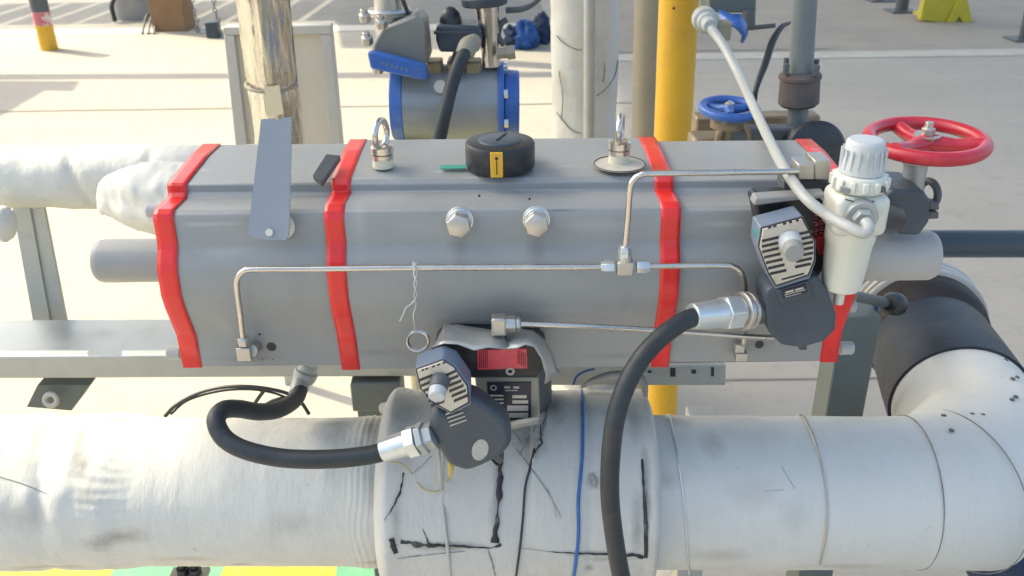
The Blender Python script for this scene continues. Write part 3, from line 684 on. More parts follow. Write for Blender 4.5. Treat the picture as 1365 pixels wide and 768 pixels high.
# ------------------------------------------------------------------ instrument tubing
TR = .0036
def fitting(mb, p, d, L=.016, r=.0085, seg=6):
    d = Vector(d).normalized(); return mb.lathe(Vector(p) - d * L / 2, d, [(0, r * .82), (.001, r), (L * .6, r), (L * .62, r * .8), (L, r * .75)], seg)
TY = .975
it = thing('instrument_tube', P(833, 356, TY), 'long bent stainless tube with tee fitting running across the front of the actuator', 'tube')
MB().tube([P(324, 452, .992), P(320, 415, .985), P(316, 385, TY), P(317, 371, TY), P(324, 362, TY), P(340, 359, TY), P(420, 358.5, TY), P(560, 357, TY), P(806, 356, TY)], TR, 12, smooth=6).build('lower_run', M['steel'], it)
MB().tube([P(862, 355, TY), P(960, 354, TY), P(978, 356, TY), P(988, 364, TY), P(992, 378, TY + .004), P(993, 400, .985), P(992, 450, .995), P(990, 460, 1.0)], TR, 12, smooth=6).build('right_run', M['steel'], it)
MB().tube([P(833, 332, TY), P(837, 290, TY), P(840, 252, TY), P(845, 240, TY), P(854, 233.5, TY), P(868, 231.5, TY), P(960, 230, TY), P(1064, 228.5, TY + .02)], TR, 12, smooth=6).build('upper_run', M['steel'], it)
te = P(833, 356, TY); X = Vector((1, 0, 0)); Z = Vector((0, 0, 1))
MB().box(te, (.020, .016, .018)).cyl(te, te + Z * .016, .008, seg=16).build('tee_body', M['steel_dull'], it, bevel=.002)
for d, px, py, l in ((-X, 810, 356, .016), (X, 857, 355.5, .016), (Z, 833, 337, .017)):
    mb = MB(); p = P(px, py, TY); mb.lathe(p - d * l / 2, d, [(0, .0078), (.001, .0084), (l * .7, .0084), (l * .8, .0072), (l, .0068)], 6, phase=.2); mb.build('compression_nut', M['zinc'], it, bevel=.0006)
e = P(326, 462, .995)
MB().lathe(P(324, 449, .993), (0, 0, -1), [(0, .0068), (.002, .0085), (.011, .0085)], 6).build('compression_nut', M['steel_dull'], it, bevel=.0006)
MB().box(P(327, 469, 1.0), (.018, .018, .020)).cyl(P(334, 468, 1.0) , P(342, 461, 1.03), .009, seg=20).build('elbow_fitting', M['steel_dull'], it, bevel=.0015)
MB().box(P(985, 462, 1.01), (.012, .014, .012)).box(P(987, 473, 1.01), (.015, .016, .012)).build('elbow_fitting', M['steel_dull'], it, bevel=.001)
it2 = thing('instrument_tube', P(680, 432, .96), 'short straight stainless tube running right from above the nameplate box', 'tube')
MB().tube([P(690, 432, .965), P(760, 434, .965), P(862, 439.5, .975), P(975, 447, .985), P(1030, 450, .995)], TR, 12, smooth=4).build('run', M['steel'], it2)
MB().box(P(665, 433, .965), (.018, .018, .024)).build('elbow_fitting', M['steel_dull'], it2, bevel=.0025)
MB().lathe(P(674, 432, .965), X, [(0, .0105), (.012, .0105), (.0125, .008), (.014, .0095), (.017, .0095), (.019, .007)], 6).build('compression_nut', M['steel_dull'], it2, bevel=.0006)
# ------------------------------------------------------------------ key ring on twisted wire
kr = thing('key_ring', P(556, 455, .965), 'plain steel split ring hanging on a twisted wire from the long tube', 'ring')
p = P(557, 455, .965); MB().torus(p, (.1, -1, .1), S(14, p), .0016, 40, 8).torus(p + Vector((.0006, .0025, .0006)), (.1, -1, .1), S(14, p), .0012, 40, 8).build('split_ring', M['steel'], kr)
a1 = []; a2 = []
for i in range(26):
    t = i / 25; c = P(553 + 1 * math.sin(t * 5), 350 + t * 90, .966); r = .0022 * (1 - .6 * t)
    a1.append(c + Vector((math.cos(i * .8) * r, math.sin(i * .8) * r, 0))); a2.append(c - Vector((math.cos(i * .8) * r, math.sin(i * .8) * r, 0)))
MB().tube(a1, .0007, 6, smooth=2).tube(a2[:14] + [P(549, 405, .963), P(541, 410, .96), P(538, 418, .96), P(533, 428, .96)], .0008, 6, smooth=2).torus(P(553, 354, .972), (1, 0, .2), .0055, .0008, 20, 6).build('twisted_wire', M['zinc'], kr)

# ------------------------------------------------------------------ solenoid heads
def inset(poly, k):
    cx = sum(p[0] for p in poly) / len(poly); cy = sum(p[1] for p in poly) / len(poly)
    return [(cx + (x - cx) * k, cy + (y - cy) * k) for x, y in poly]
def head(label, face, Yf, knob, knob2, body, Yb, tb, side_px, name_lines, gland_pts, extra=None):
    c = sum((P(x, y, Yb) for x, y in body), Vector()) / len(body)
    t = thing('solenoid_switch', (c.x, Yb + tb / 2, min(P(x, y, Yb).z for x, y in body)), label, 'solenoid valve', 'round-knob solenoid heads on the actuator')
    bd = MB().trace(body, Yb, tb).build('cast_body', M['slate'], t, bevel=.008, segs=5)
    hs = MB().trace(face, Yf + .002, .035).build('housing', M['slate_light'], t, bevel=.002)
    return t, bd, hs
def lerp2(a, b, t): return (a[0] + (b[0] - a[0]) * t, a[1] + (b[1] - a[1]) * t)

# --- right one
t1, bd1, hs1 = head('solenoid head with round knob at the right end of the actuator, beside the white regulator',
    [(1013, 303), (1070, 288), (1088, 322), (1088, 348), (1080, 372), (1034, 386), (1023, 368), (1010, 330)], .935, None, None,
    [(1019, 392), (1026, 384), (1090, 368), (1104, 388), (1116, 420), (1115, 440), (1100, 456), (1068, 465), (1042, 461), (1026, 445), (1020, 420)], .94, .045, None, None, None)
fp = [(1017, 306), (1069, 292), (1085, 322), (1085, 346), (1077, 366), (1035, 380), (1026, 365), (1013, 330)]
MB().trace(inset(fp, 1.06), .9345, .003).build('face_gasket', M['black'], t1, bevel=.0005)
MB().trace(fp, .932, .003).build('face_plate', M['cream'], t1, bevel=.0006)
def ribs(t, rows, Y, parent, m=M['black']):
    mb = MB()
    for (a, b_, th) in rows:
        mb.trace([a, b_, (b_[0], b_[1] + th), (a[0], a[1] + th)], Y, .002)
    return mb.build('slot', m, parent, bevel=0)
rows = []
for i in range(7):
    y = 320 + i * 7.3; xl = 1016 + max(0, (i - 2)) * 2.6; xr = 1084 - max(0, i - 4) * 1.5
    rows.append(((xl, y), (xl + 22, y - 5), 3.3)); rows.append(((xr - 21, y - 9), (xr, y - 13.5), 3.3))
for i, r_ in enumerate(rows): ribs(t1, [r_], .9312, t1)
ribs(t1, [((1042, 372), (1072, 364), 2)], .9312, t1)
for x in (1024, 1031, 1044, 1052, 1061): ribs(t1, [((x, 303 - (x - 1024) * .25), (x + 4, 302 - (x - 1024) * .25), 2.2)], .9312, t1)
k0 = P(1050, 322, .932); k1 = P(1059, 338, .905)
kn = MB().cyl(P(1052, 320, .934), P(1057, 331, .918), S(16, k0), S(13, k0), 24).build('knob', M['grey_knob'], t1, bevel=.001)
MB().cyl(P(1056, 330, .92), k1, S(14, k1), S(13, k1), 32).build('knob_cap', M['grey_cap'], kn, bevel=.0015)
MB().trace([(1036, 393), (1034, 388), (1078, 374), (1084, 396), (1040, 407)], .9375, .01).build('name_bracket', M['slate'], t1, bevel=.001)
MB().trace([(1042, 388), (1074, 379), (1077, 390), (1045, 398)], .9362, .002).build('label', M['label_dark'], t1)
for a, b_, th in (((1047, 389), (1058, 386.2), 2.2), ((1060, 385.8), (1071, 382.8), 2.2), ((1046, 393), (1074, 385.6), .9), ((1047, 396), (1068, 390.5), .7)):
    ribs(t1, [(a, b_, th)], .9355, t1, M['cream']).name = 'label_print'
MB().trace([(1012, 302), (1008, 312), (1010, 332), (1015, 345), (1016, 336), (1012, 312)], .945, .01).build('green_lens', M['tag_green'], t1, bevel=.001)
for (xa_, ya), (xb_, yb) in (((1066, 461), (1076, 466)),): MB().trace([(xa_, ya), (xb_, ya), (xb_, yb + 1), (xa_, yb + 1)], .95, .02).build('lug', M['slate'], t1, bevel=.001)
# rear box behind it, red digits
bx = thing('signal_box', P(1060, 300, 1.0), 'dark box with red digits half hidden behind the right solenoid head and the white regulator', 'switch box')
MB().trace([(1005, 268), (1012, 262), (1092, 262), (1104, 276), (1106, 350), (1090, 372), (1012, 300)], .985, .035).build('shell', M['black'], bx, bevel=.003)
MB().trace([(1004, 274), (1008, 264), (1100, 258), (1104, 264), (1060, 268), (1012, 274)], .975, .02).build('lid', M['grey_cap'], bx, bevel=.002)
MB().trace([(1084, 318), (1102, 312), (1104, 338), (1092, 340)], .982, .004).build('label', M['label_wine'], bx)
for cx, cy in ((1088, 288), (1095, 286), (1088, 301), (1095, 299), (1088, 309), (1095, 307)):
    mb = MB()
    for dx, dy, w_, h_ in ((0, -4, 4, .9), (0, 0, 4, .9), (0, 4, 4, .9), (2, -2, .9, 4)):
        mb.trace([(cx + dx - w_ / 2, cy + dy - h_ / 2), (cx + dx + w_ / 2, cy + dy - h_ / 2), (cx + dx + w_ / 2, cy + dy + h_ / 2), (cx + dx - w_ / 2, cy + dy + h_ / 2)], .983, .002)
    mb.build('digit', M['label_red'], bx)
# --- left one (tilted)
t2, bd2, hs2 = head('tilted solenoid head with round knob and worn oval sticker, under the key ring',
    [(553, 492), (590, 479), (607, 487), (626, 514), (628, 540), (602, 553), (575, 539), (559, 519)], .905, None, None,
    [(580, 545), (600, 556), (624, 528), (640, 536), (654, 546), (678, 566), (683, 592), (668, 610), (640, 624), (622, 630), (598, 622), (584, 598), (572, 570)], .91, .036, None, None, None)
fp = [(556, 494), (590, 482), (604, 490), (622, 515), (624, 536), (601, 549), (578, 536), (562, 518)]
MB().trace(inset(fp, 1.06), .9045, .003).build('face_gasket', M['black'], t2, bevel=.0005)
MB().trace(fp, .902, .003).build('face_plate', M['cream'], t2, bevel=.0006)
for i in range(6):
    ox, oy = i * 3.3, i * 7.2
    ribs(t2, [((558 + ox, 506 + oy * .95), (576 + ox, 499 + oy * .95), 3.4)], .9012, t2)
    ribs(t2, [((590 + ox * .9, 501 + oy * .9), (609 + ox * .9 - (1 if i < 2 else 0), 493 + oy * .9), 3.4)], .9012, t2)
for x in (562, 567, 576, 583, 590): ribs(t2, [((x, 493 - (x - 562) * .33), (x + 3.5, 492 - (x - 562) * .33), 2)], .9012, t2)
k0 = P(584, 512, .902); k1 = P(582, 530, .88)
kn = MB().cyl(P(587, 506, .904), P(584, 519, .89), S(14, k0), S(12, k0), 24).build('knob', M['dark_grey'], t2, bevel=.001)
MB().cyl(P(584, 518, .892), k1, S(12, k1), S(11.5, k1), 32).build('knob_cap', M['grey_knob'], kn, bevel=.0015)
for i in range(4):
    y = 552 + i * 5; ribs(t2, [((594 + i * 2, y), (616 + i * 2, y - 8), 1.8)], .9085, t2, M['foil'])
o_ = [(640 + 11 * math.cos(a) + 2 * math.sin(a), 600 - 14 * math.sin(a)) for a in [i * math.pi / 12 for i in range(24)]]
MB().trace(o_, .9092, .002).build('oval_sticker', M['sticker'], t2)
MB().trace([(664, 606), (672, 612), (668, 620), (658, 612)], .92, .02).build('lug', M['slate'], t2, bevel=.001)
# ------------------------------------------------------------------ centre nameplate box
nb = thing('nameplate_box', P(680, 560, .99), 'black control box with a red label above a dark nameplate, under a crumpled grey flap', 'control box')
MB().trace([(578, 470), (584, 458), (600, 450), (716, 452), (729, 470), (722, 496), (712, 503), (632, 505), (600, 500)], .975, .05).build('housing', M['black'], nb, bevel=.003)
MB().trace([(636, 467), (702, 465), (703, 491), (637, 493)], .9735, .003).build('label', M['label_red'], nb)
for i in range(5):
    x = 638.5 + i * 2.6; MB().trace([(x, 468), (x + 1.2, 468), (x + 1.2, 491), (x, 491)], .9725, .0015).build('label_bar', M['label_wine'], nb)
    x = 690 + i * 2.4; y = 468 + i * 1.0; MB().trace([(x, y), (x + 1.1, y), (x + 1.1, y + 18), (x, y + 18)], .9725, .0015).build('label_bar', M['label_wine'], nb)
p = P(680, 495, .973); MB().torus(p, (0, -1, 0), S(4.5, p), S(1.6, p), 24, 8).build('eyelet', M['cream'], nb)
MB().trace([(646, 455), (658, 455), (657, 463), (647, 463)], .9735, .002).build('small_label', M['cream'], nb)
MB().trace([(633, 503), (718, 503), (720, 560), (716, 566), (690, 572), (652, 566), (636, 540)], .985, .04).build('plate_frame', mat('olive grey cast metal', (.30, .29, .25), .5, metal=.3, dirt=(.3, .28, .22), damt=.5, dscale=25), nb, bevel=.002)
MB().trace([(649, 510), (708, 510), (708, 561), (690, 561), (652, 555)], .9832, .002).build('nameplate', M['label_dark'], nb)
p = P(658, 517, .982); MB().torus(p, (0, -1, 0), S(3.5, p), S(1, p), 24, 6).build('nameplate_emblem', M['foil'], nb)
for i in range(7):
    y = 527 + i * 5
    MB().trace([(652 + (i > 5) * 3, y), (671, y), (671, y + 1.5), (652, y + 1.5)], .982, .0015).build('nameplate_line', M['cream'], nb)
for (x0, y0, x1, y1) in ((672, 515, 680, 518), (684, 515, 692, 518), (673, 520, 690, 521.3), (683, 527, 702, 531), (683, 534, 704, 538), (676, 541, 704, 548), (676, 551, 704, 557)):
    MB().trace([(x0, y0), (x1, y0), (x1, y1), (x0, y1)], .982, .0015).build('nameplate_line', M['cream'] if y0 > 521 else M['foil'], nb)
MB().loft([P(668, 566, .97), P(690, 560, .965), P(718, 556, .965)], [P(672, 575, .985), P(690, 570, .98), P(718, 565, .975)]).build('bent_tab', M['foil'], nb, solid=.0015)
fl = thing('foil_flap', P(640, 450, .97), 'crumpled dull grey foil flap draped over the top of the nameplate box', 'foil')
MB().loft([P(576, 468, .955), P(592, 433, .985), P(610, 433, .99), P(635, 437, .985), P(655, 440, .98), P(668, 440, .975)],
          [P(574, 463, .945), P(592, 458, .935), P(610, 459, .94), P(632, 467, .93), P(650, 463, .935), P(679, 466, .94)], 4).build('left_fold', M['foil'], fl, solid=.0012, angle=60)
MB().loft([P(674, 443, .99), P(690, 438, .985), P(710, 441, .985), P(725, 452, .98), P(735, 470, .975), P(742, 490, .97), P(748, 498, .965)],
          [P(676, 465, .94), P(690, 464, .938), P(700, 459, .94), P(712, 462, .942), P(722, 478, .945), P(728, 500, .95), P(726, 512, .955)], 4).build('right_fold', M['foil'], fl, solid=.0012, angle=60)

# ------------------------------------------------------------------ hoses with glands
def hose(label, pts, r, gl, m='rubber_hose', nm='flexible_hose', seg=24):
    c = pts[0]; t = thing(nm, c, label, 'hose')
    MB().tube(pts, r, seg, smooth=10).build('hose', M[m], t)
    return t
h1 = hose('black rubber hose looping left from the tilted solenoid head',
    [P(402, 512, 1.16), P(394, 532, 1.12), P(372, 546, 1.06), P(345, 549, 1.02), P(318, 545, .99), P(297, 547, .965), P(288, 562, .945), P(300, 585, .93), P(330, 601, .92), P(380, 611, .915), P(440, 612, .912), P(490, 607, .915), P(515, 601, .92)], .0118, None)
p0 = P(404, 508, 1.165); p1 = P(410, 492, 1.17)
MB().cyl(P(396, 526, 1.14), P(402, 508, 1.16), .0135, seg=24).lathe(p0, p1 - p0, [(0, .016), (.008, .018), (.016, .018), (.017, .014), (.028, .014)], 24).build('end_fitting', M['white_tube'], h1, bevel=.001)
a = P(510, 601, .92); b = P(578, 580, .915); d = (b - a).normalized(); L = (b - a).length
g1 = MB().lathe(a, d, [(0, .0125), (.001, .0150), (L * .58, .0165), (L * .6, .013)], 32).build('gland', M['zinc'], h1, bevel=.0008)
MB().lathe(a + d * L * .50, d, [(0, .0195), (.001, .0205), (L * .2, .0205), (L * .21, .017)], 6, phase=.4).build('gland_nut', M['zinc'], g1, bevel=.001)
MB().lathe(a + d * L * .72, d, [(0, .0165), (.001, .021), (L * .13, .021), (L * .14, .017), (L * .3, .017)], 6, phase=.2).build('lock_nut', M['galv'], g1, bevel=.001)
h2 = hose('thick black rubber hose curving down from the right solenoid head over the white pipe',
    [P(930, 421, .925), P(908, 430, .915), P(882, 449, .90), P(855, 478, .885), P(834, 515, .87), P(820, 560, .855), P(814, 610, .845), P(813, 660, .84), P(818, 710, .835), P(828, 768, .83), P(845, 840, .83), P(865, 900, .84)], .0112, None)
a = P(922, 422, .925); b = P(1022, 411, .965); d = (b - a).normalized(); L = (b - a).length
g2 = MB().lathe(a, d, [(0, .0135), (.001, .0155), (L * .4, .0178), (L * .42, .016), (L, .017)], 32).build('gland', M['zinc'], h2, bevel=.0008)
MB().lathe(a + d * L * .4, d, [(0, .020), (.001, .0215), (L * .2, .0215), (L * .21, .018)], 6, phase=.4).build('gland_nut', M['zinc'], g2, bevel=.001)
MB().lathe(a + d * L * .64, d, [(0, .0215), (.001, .0235), (.006, .0235), (.0065, .02), (.009, .02), (.0095, .0225), (.014, .0225)], 32).build('lock_ring', M['steel_dull'], g2, bevel=.0006)
MB().lathe(a + d * L * .8, d, [(0, .018), (.004, .0185), (.008, .018), (.012, .0185), (.016, .018), (.03, .0185)], 32).build('threaded_sleeve', M['dark_grey'], g2)

# ------------------------------------------------------------------ filter regulator
RY = .955
rt = P(1156, 182, RY); rb = P(1120, 388, RY); rd = (rb - rt).normalized()
reg = thing('air_regulator', rb, 'white plastic air regulator with ribbed grey top knob at the right actuator end', 'regulator')
def rl(prof, m, nm, parent=reg, seg=40, bevel=.0008):
    # prof in (photo row, half width px)
    out = []
    Ltot = (rb - rt).length
    for py, hw in prof: out.append(((py - 182) / 206 * Ltot, S(hw, rt.lerp(rb, (py - 182) / 206))))
    return MB().lathe(rt, rd, out, seg).build(nm, m, parent, bevel=bevel)
kb = rl([(184, 17), (185, 22), (188, 25), (222, 29), (226, 29)], M['grey_knob'], 'adjusting_knob')
for i in range(18):
    a = 2 * math.pi * i / 18; q = rt + rd * (28 / 206 * (rb - rt).length)
    r0 = S(28.3, q); MB().box(q + Vector((math.cos(a) * r0, math.sin(a) * r0, .002)), (.0018, .0018, .022)).build('knob_rib', M['grey_knob'], kb)
rl([(226, 27), (228, 33), (234, 35), (246, 35), (248, 31)], M['white_plastic'], 'lock_collar')
for i in range(14):
    a = 2 * math.pi * i / 14 + .1; q = rt + rd * (55 / 206 * (rb - rt).length); r0 = S(35, q)
    MB().box(q + Vector((math.cos(a) * r0, math.sin(a) * r0, 0)), (.006, .006, .012), Matrix.Rotation(a, 3, 'Z')).build('collar_lug', M['white_plastic'], reg, bevel=.001)
cb = rt.lerp(rb, (275 - 182) / 206)
MB().box(cb, (S(70, cb), S(66, cb), S(56, cb))).build('regulator_body', M['white_plastic'], reg, bevel=.009, segs=4)
MB().trace([(1121, 250), (1133, 252), (1132, 259), (1120, 256)], cb.y - S(33.6, cb), .004).build('window_slot', M['grey_cap'], reg)
MB().trace([(1166, 250), (1181, 250), (1181, 257), (1166, 257)], cb.y - S(33.6, cb), .004).build('window_slot', M['dark_grey'], reg)
MB().tube([P(1127, 266, cb.y - S(33.2, cb)), P(1145, 269.5, cb.y - S(33.6, cb)), P(1166, 268.5, cb.y - S(33.2, cb))], .0008, 6).build('moulded_line', M['dark_grey'], reg)
rl([(296, 33), (300, 33), (312, 33), (318, 31), (340, 29), (374, 26), (382, 24), (386, 14), (390, 10)], mat('milky plastic bowl', (.66, .66, .56), .25, var=.04, coat=.3), 'filter_bowl')
MB().cyl(rb - Vector((0, 0, 0)), rb + rd * .016, .006, seg=16).build('drain_nipple', M['white_plastic'], reg)
gp = P(1152, 296, .905)
MB().cyl(P(1146, 283, .93), P(1150, 290, .915), S(21, gp), S(21, gp), 32).cyl(P(1150, 290, .915), gp, S(15, gp), S(14, gp), 6).build('inlet_nut', M['galv'], reg, bevel=.001)
# side port to valve
MB().cyl(P(1160, 285, .97), P(1188, 292, 1.0), .018, seg=24).build('side_port', M['black'], reg)
# air supply tube
tag(MB().tube([P(948, 38, 1.75), P(965, 62, 1.70), P(985, 100, 1.60), P(1008, 150, 1.36), P(1032, 200, 1.13), P(1050, 232, 1.01), P(1075, 265, .945), P(1105, 288, .92), P(1132, 303, .895), P(1150, 311, .885), P(1158, 305, .888), P(1154, 296, .90)], [.0085, .0082, .008, .0072, .0068, .0064, .0062, .0062, .0062, .0062, .0062, .0062], 18, smooth=8).build('air_tube', M['white_tube']),
    'off white flexible air tube running from the yellow pipe down to the regulator', 'tube')
fx = thing('tube_fitting', P(945, 32, 1.78), 'pale round threaded fitting beside the top of the yellow pipe where the air tube starts', 'fitting')
p = P(946, 34, 1.76); q = P(936, 22, 1.85); d = (p - q).normalized()
MB().lathe(q, d, [(0, S(14, p)), (.02, S(17, p)), (.05, S(17, p)), (.052, S(13, p)), (.07, S(13, p)), (.072, S(10, p)), (.1, S(9, p))], 32).build('gland', M['white_tube'], fx, bevel=.001)
MB().box(P(962, 40, 1.82), (.03, .04, .035)).build('hex_block', M['tan'], fx, bevel=.003)

# ------------------------------------------------------------------ red handwheel valve
hv = thing('handwheel_valve', P(1210, 310, 1.05), 'small globe valve with a bright red handwheel to the right of the white regulator', 'valve')
wc_ = P(1235, 187, 1.08); RW = S(71.5, wc_); up = Vector((-.02, -.05, 1)).normalized()
tr = S(9.5, wc_); d, u, v = MB().frame(up)
whl = MB()
whl.torus(wc_, up, RW, tr, 64, 16)
hw = whl.build('handwheel', M['red_enamel'], hv)
for a in (100, 215, 340):
    a = math.radians(a); e_ = wc_ + (Vector((math.cos(a), math.sin(a), 0)) * RW)
    MB().tube([wc_ + Vector((0, 0, -.004)), wc_.lerp(e_, .5) + Vector((0, 0, -.004)), e_], [S(15, wc_), S(10, wc_), S(10, wc_)], 12).build('spoke', M['red_enamel'], hw)
MB().lathe(wc_ - up * .01, up, [(0, S(14, wc_)), (.014, S(14, wc_)), (.016, S(17, wc_)), (.0175, S(17, wc_))], 28).build('washer', M['steel_dull'], hw)
MB().lathe(wc_ + up * .0075, up, [(0, S(9, wc_)), (.008, S(9, wc_)), (.009, S(6, wc_)), (.016, S(5.5, wc_))], 6).build('spindle_nut', M['steel_dull'], hw, bevel=.0006)
st0 = P(1222, 212, 1.08); st1 = P(1216, 254, 1.08)
MB().lathe(st0, st1 - st0, [(0, S(19, st0)), (.004, S(19, st0)), (.006, S(16, st0)), (.03, S(14, st0)), (.05, S(16, st0))], 28).build('bonnet', M['galv'], hv)
MB().torus(P(1238, 258, 1.09), (1, .3, 0), .016, .005, 24, 10).build('packing_yoke', M['dark_grey'], hv); MB().torus(P(1196, 258, 1.09), (1, -.3, 0), .012, .004, 24, 10).build('packing_yoke', M['dark_grey'], hv)
MB().trace([(1182, 262), (1190, 253), (1232, 254), (1240, 266), (1240, 296), (1226, 315), (1200, 314), (1184, 304)], 1.03, .075).build('valve_body', M['slate'], hv, bevel=.012, segs=5)
MB().trace([(1238, 270), (1252, 272), (1253, 281), (1238, 280)], 1.05, .02).trace([(1238, 282), (1252, 283), (1252, 292), (1238, 293)], 1.05, .02).build('side_nut', M['dark_grey'], hv, bevel=.002)
tag(MB().cyl(P(1236, 325, 1.11), P(1480, 325, 1.11) , S(18.5, P(1300, 325, 1.11)), seg=40).build('dark_pipe', M['dark_pipe']), 'dark slate painted pipe leaving the pale actuator end to the right', 'pipe')

# ------------------------------------------------------------------ supports and beam
bm_ = thing('support_beam', (P(0, 490, 1.40).x, 1.45, .83), 'pale grey steel beam running behind and below the left half of the actuator', 'beam')
z1 = zat(473, 1.40); 
tlt = .012
b0 = P(-200, 476, 1.40); b1 = P(600, 472, 1.40)
for nm, dz0, h_ in (('beam', 0, .047),):
    a = Vector((b0.x, 1.40, b0.z)); b = Vector((b1.x, 1.40, b1.z))
    MB().prism([a, a + Vector((0, .14, 0)), a + Vector((0, .14, -h_)), a + Vector((0, 0, -h_))], b - a).build('channel', M['galv'], bm_, bevel=.003)
MB().trace([(50, 513), (120, 513), (95, 548), (35, 543)], 1.42, .06).build('gusset', M['green_grey'], bm_, bevel=.002)
pp = P(500, 513, 1.45); MB().box((pp.x, 1.46, .40), (.07, .06, .82)).build('post', M['green_grey'], bm_, bevel=.003)
MB().box((P(500, 513, 1.4).x, 1.43, .80), (.09, .07, .06)).build('gusset', M['green_grey'], bm_, bevel=.003)
p = P(68, 533, 1.40); MB().torus(p, (0, -1, .3), .011, .005, 20, 10).build('lug', M['pale_cap'], bm_)
p = P(508, 545, 1.35); MB().lathe(p, (1, -.2, .3), [(0, .010), (.02, .010), (.021, .006), (.035, .006)], 6).build('bolt', M['pale_cap'], bm_)
sc = thing('slotted_channel', P(900, 510, 1.3), 'galvanised slotted strut channel showing below the right half of the actuator', 'strut channel')
MB().trace([(735, 487), (968, 487), (967, 514), (862, 514), (855, 514), (735, 514)], 1.26, .04).build('channel', M['galv'], sc, bevel=.002)
for x, y, w_, h_ in ((897, 497, 7, 11), (925, 496, 6, 5), (950, 496, 4, 12), (866, 496, 5, 3)):
    MB().trace([(x - w_ / 2, y - h_ / 2), (x + w_ / 2, y - h_ / 2), (x + w_ / 2, y + h_ / 2), (x - w_ / 2, y + h_ / 2)], 1.2585, .002).build('slot', M['black'], sc, bevel=.0005)
tag(MB().box((P(922, 530, 1.45).x, 1.36, .39), (.05, .05, .78)).build('floor_stand', M['galv'], bevel=.002), 'short galvanised leg under the slotted channel just right of the thick hose', 'leg')
pc = P(1138, 460, 1.32); MB2 = MB().box((pc.x, 1.34, .50), (.066, .066, 1.0)); tag(MB2.build('steel_post', M['green_grey'], bevel=.003), 'square green grey steel post standing behind the right end of the actuator', 'post')
# lever rod from post to elbow flange
lv = thing('lever_rod', P(1140, 398, 1.3), 'dark steel rod sticking out from the post to the black sleeved pipe', 'rod')
MB().cyl(P(1136, 394, 1.27), P(1202, 408, 1.42), .009, seg=16).build('rod', M['dark_grey'], lv)
MB().lathe(P(1186, 404, 1.36), P(1215, 410, 1.42) - P(1186, 404, 1.36), [(0, .014), (.01, .02), (.03, .02), (.04, .012)], 20).build('end_grip', M['black'], lv)
p = P(1163, 420, 1.36); tag(MB().trace([(1160, 412), (1172, 404), (1170, 428), (1162, 436)], 1.40, .02).build('blue_tag', M['royal'], bevel=.003), 'small blue tag hanging at the flange rim below the dark rod', 'tag')

# ------------------------------------------------------------------ left insulated pipe behind
lp = thing('small_insulated_pipe', P(100, 240, 1.62), 'smaller horizontal pipe in wrinkled white cloth insulation behind the left end of the actuator', 'pipe')
q0 = P(-160, 236, 1.6); q1 = P(560, 236, 1.6); D = (q1 - q0); n = 150; nt_ = 64; vs = []; fs = []
for i in range(n + 1):
    t = i / n; c = q0 + D * t
    for k in range(nt_):
        a = 2 * math.pi * k / nt_; dirv = Vector((0, -math.cos(a), math.sin(a)))
        qv = Vector((c.x, math.cos(a) * .05, math.sin(a) * .05))
        xx = (t * 720 - 160)
        r = .0585 + .0042 * fbm(qv, 7) + .0012 * fbm(qv + Vector((5, 5, 5)), 24)
        r -= .006 * math.exp(-((xx - 122 + 14 * math.sin(a)) / 6) ** 2) + .005 * math.exp(-((xx - 212) / 4) ** 2)
        vs.append(c + dirv * r)
for i in range(n):
    for k in range(nt_): fs.append((i * nt_ + k, i * nt_ + (k + 1) % nt_, (i + 1) * nt_ + (k + 1) % nt_, (i + 1) * nt_ + k))
fs.append(tuple(range(nt_))); fs.append(tuple(n * nt_ + k for k in range(nt_)))
MB().add(vs, fs).build('jacket', M['cloth'], lp, angle=80)
def lump(name, px, py, Y, rx, ry, rz, m, parent=None, seed=0, rough=.12, ns=28, tip=0):
    c = P(px, py, Y); vs = []; fs = []
    ex, ez = S(rx, c), S(rz, c)
    for i in range(ns + 1):
        for k in range(ns):
            a = math.pi * i / ns; b = 2 * math.pi * k / ns
            q = Vector((math.sin(a) * math.cos(b), math.sin(a) * math.sin(b), math.cos(a)))
            f = 1 + rough * fbm(q + Vector((seed, 0, 0)), 1.6) + rough * .4 * fbm(q + Vector((seed, 3, 0)), 5)
            if tip: f *= 1 + tip * max(0, -q.z) ** 3
            vs.append(c + Vector((q.x * ex, q.y * ry, q.z * ez)) * f)
    for i in range(ns):
        for k in range(ns): fs.append((i * ns + k, i * ns + (k + 1) % ns, (i + 1) * ns + (k + 1) % ns, (i + 1) * ns + k))
    return MB().add(vs, fs).build(name, m, parent, angle=80)
MB_ = thing('cloth_bundle', P(190, 315, 1.45), 'white cloth bundle wrapped round a branch end just left of the taped actuator end', 'insulation bundle')
def bundle():
    mb = MB(); a = P(138, 282, 1.50); b = P(240, 244, 1.38); c2 = P(232, 270, 1.38)
    pts = [P(136, 284, 1.46), P(141, 276, 1.46), P(160, 262, 1.45), P(192, 262, 1.43), P(228, 264, 1.41), P(262, 266, 1.40)]
    d0 = len(mb.v); rs = [1, 12, 33, 46, 50, 50]
    mb.tube(pts, [S(r, p) for r, p in zip(rs, pts)], 40, smooth=8)
    for v in mb.v:
        k = fbm(v + Vector((3, 2, 1)), 22); v += Vector((0, -1, .5)) * .010 * k - Vector((0, 0, 1)) * .006 * abs(noise.noise(v * 45))
        if v.z < P(180, 300, 1.43).z: v.z += 0
    return mb.build('cloth', M['cloth'], MB_, angle=60)
bundle()
tag(lump('cloth_bundle', 5, 298, 1.5, 15, .03, 24, M['cloth'], None, 9, .1), 'small white cloth knot at the left edge below the smaller pipe', 'insulation bundle')
lg = thing('pipe_support', P(62, 433, 1.5), 'grey flat steel support leg under the smaller white pipe at the left', 'support')
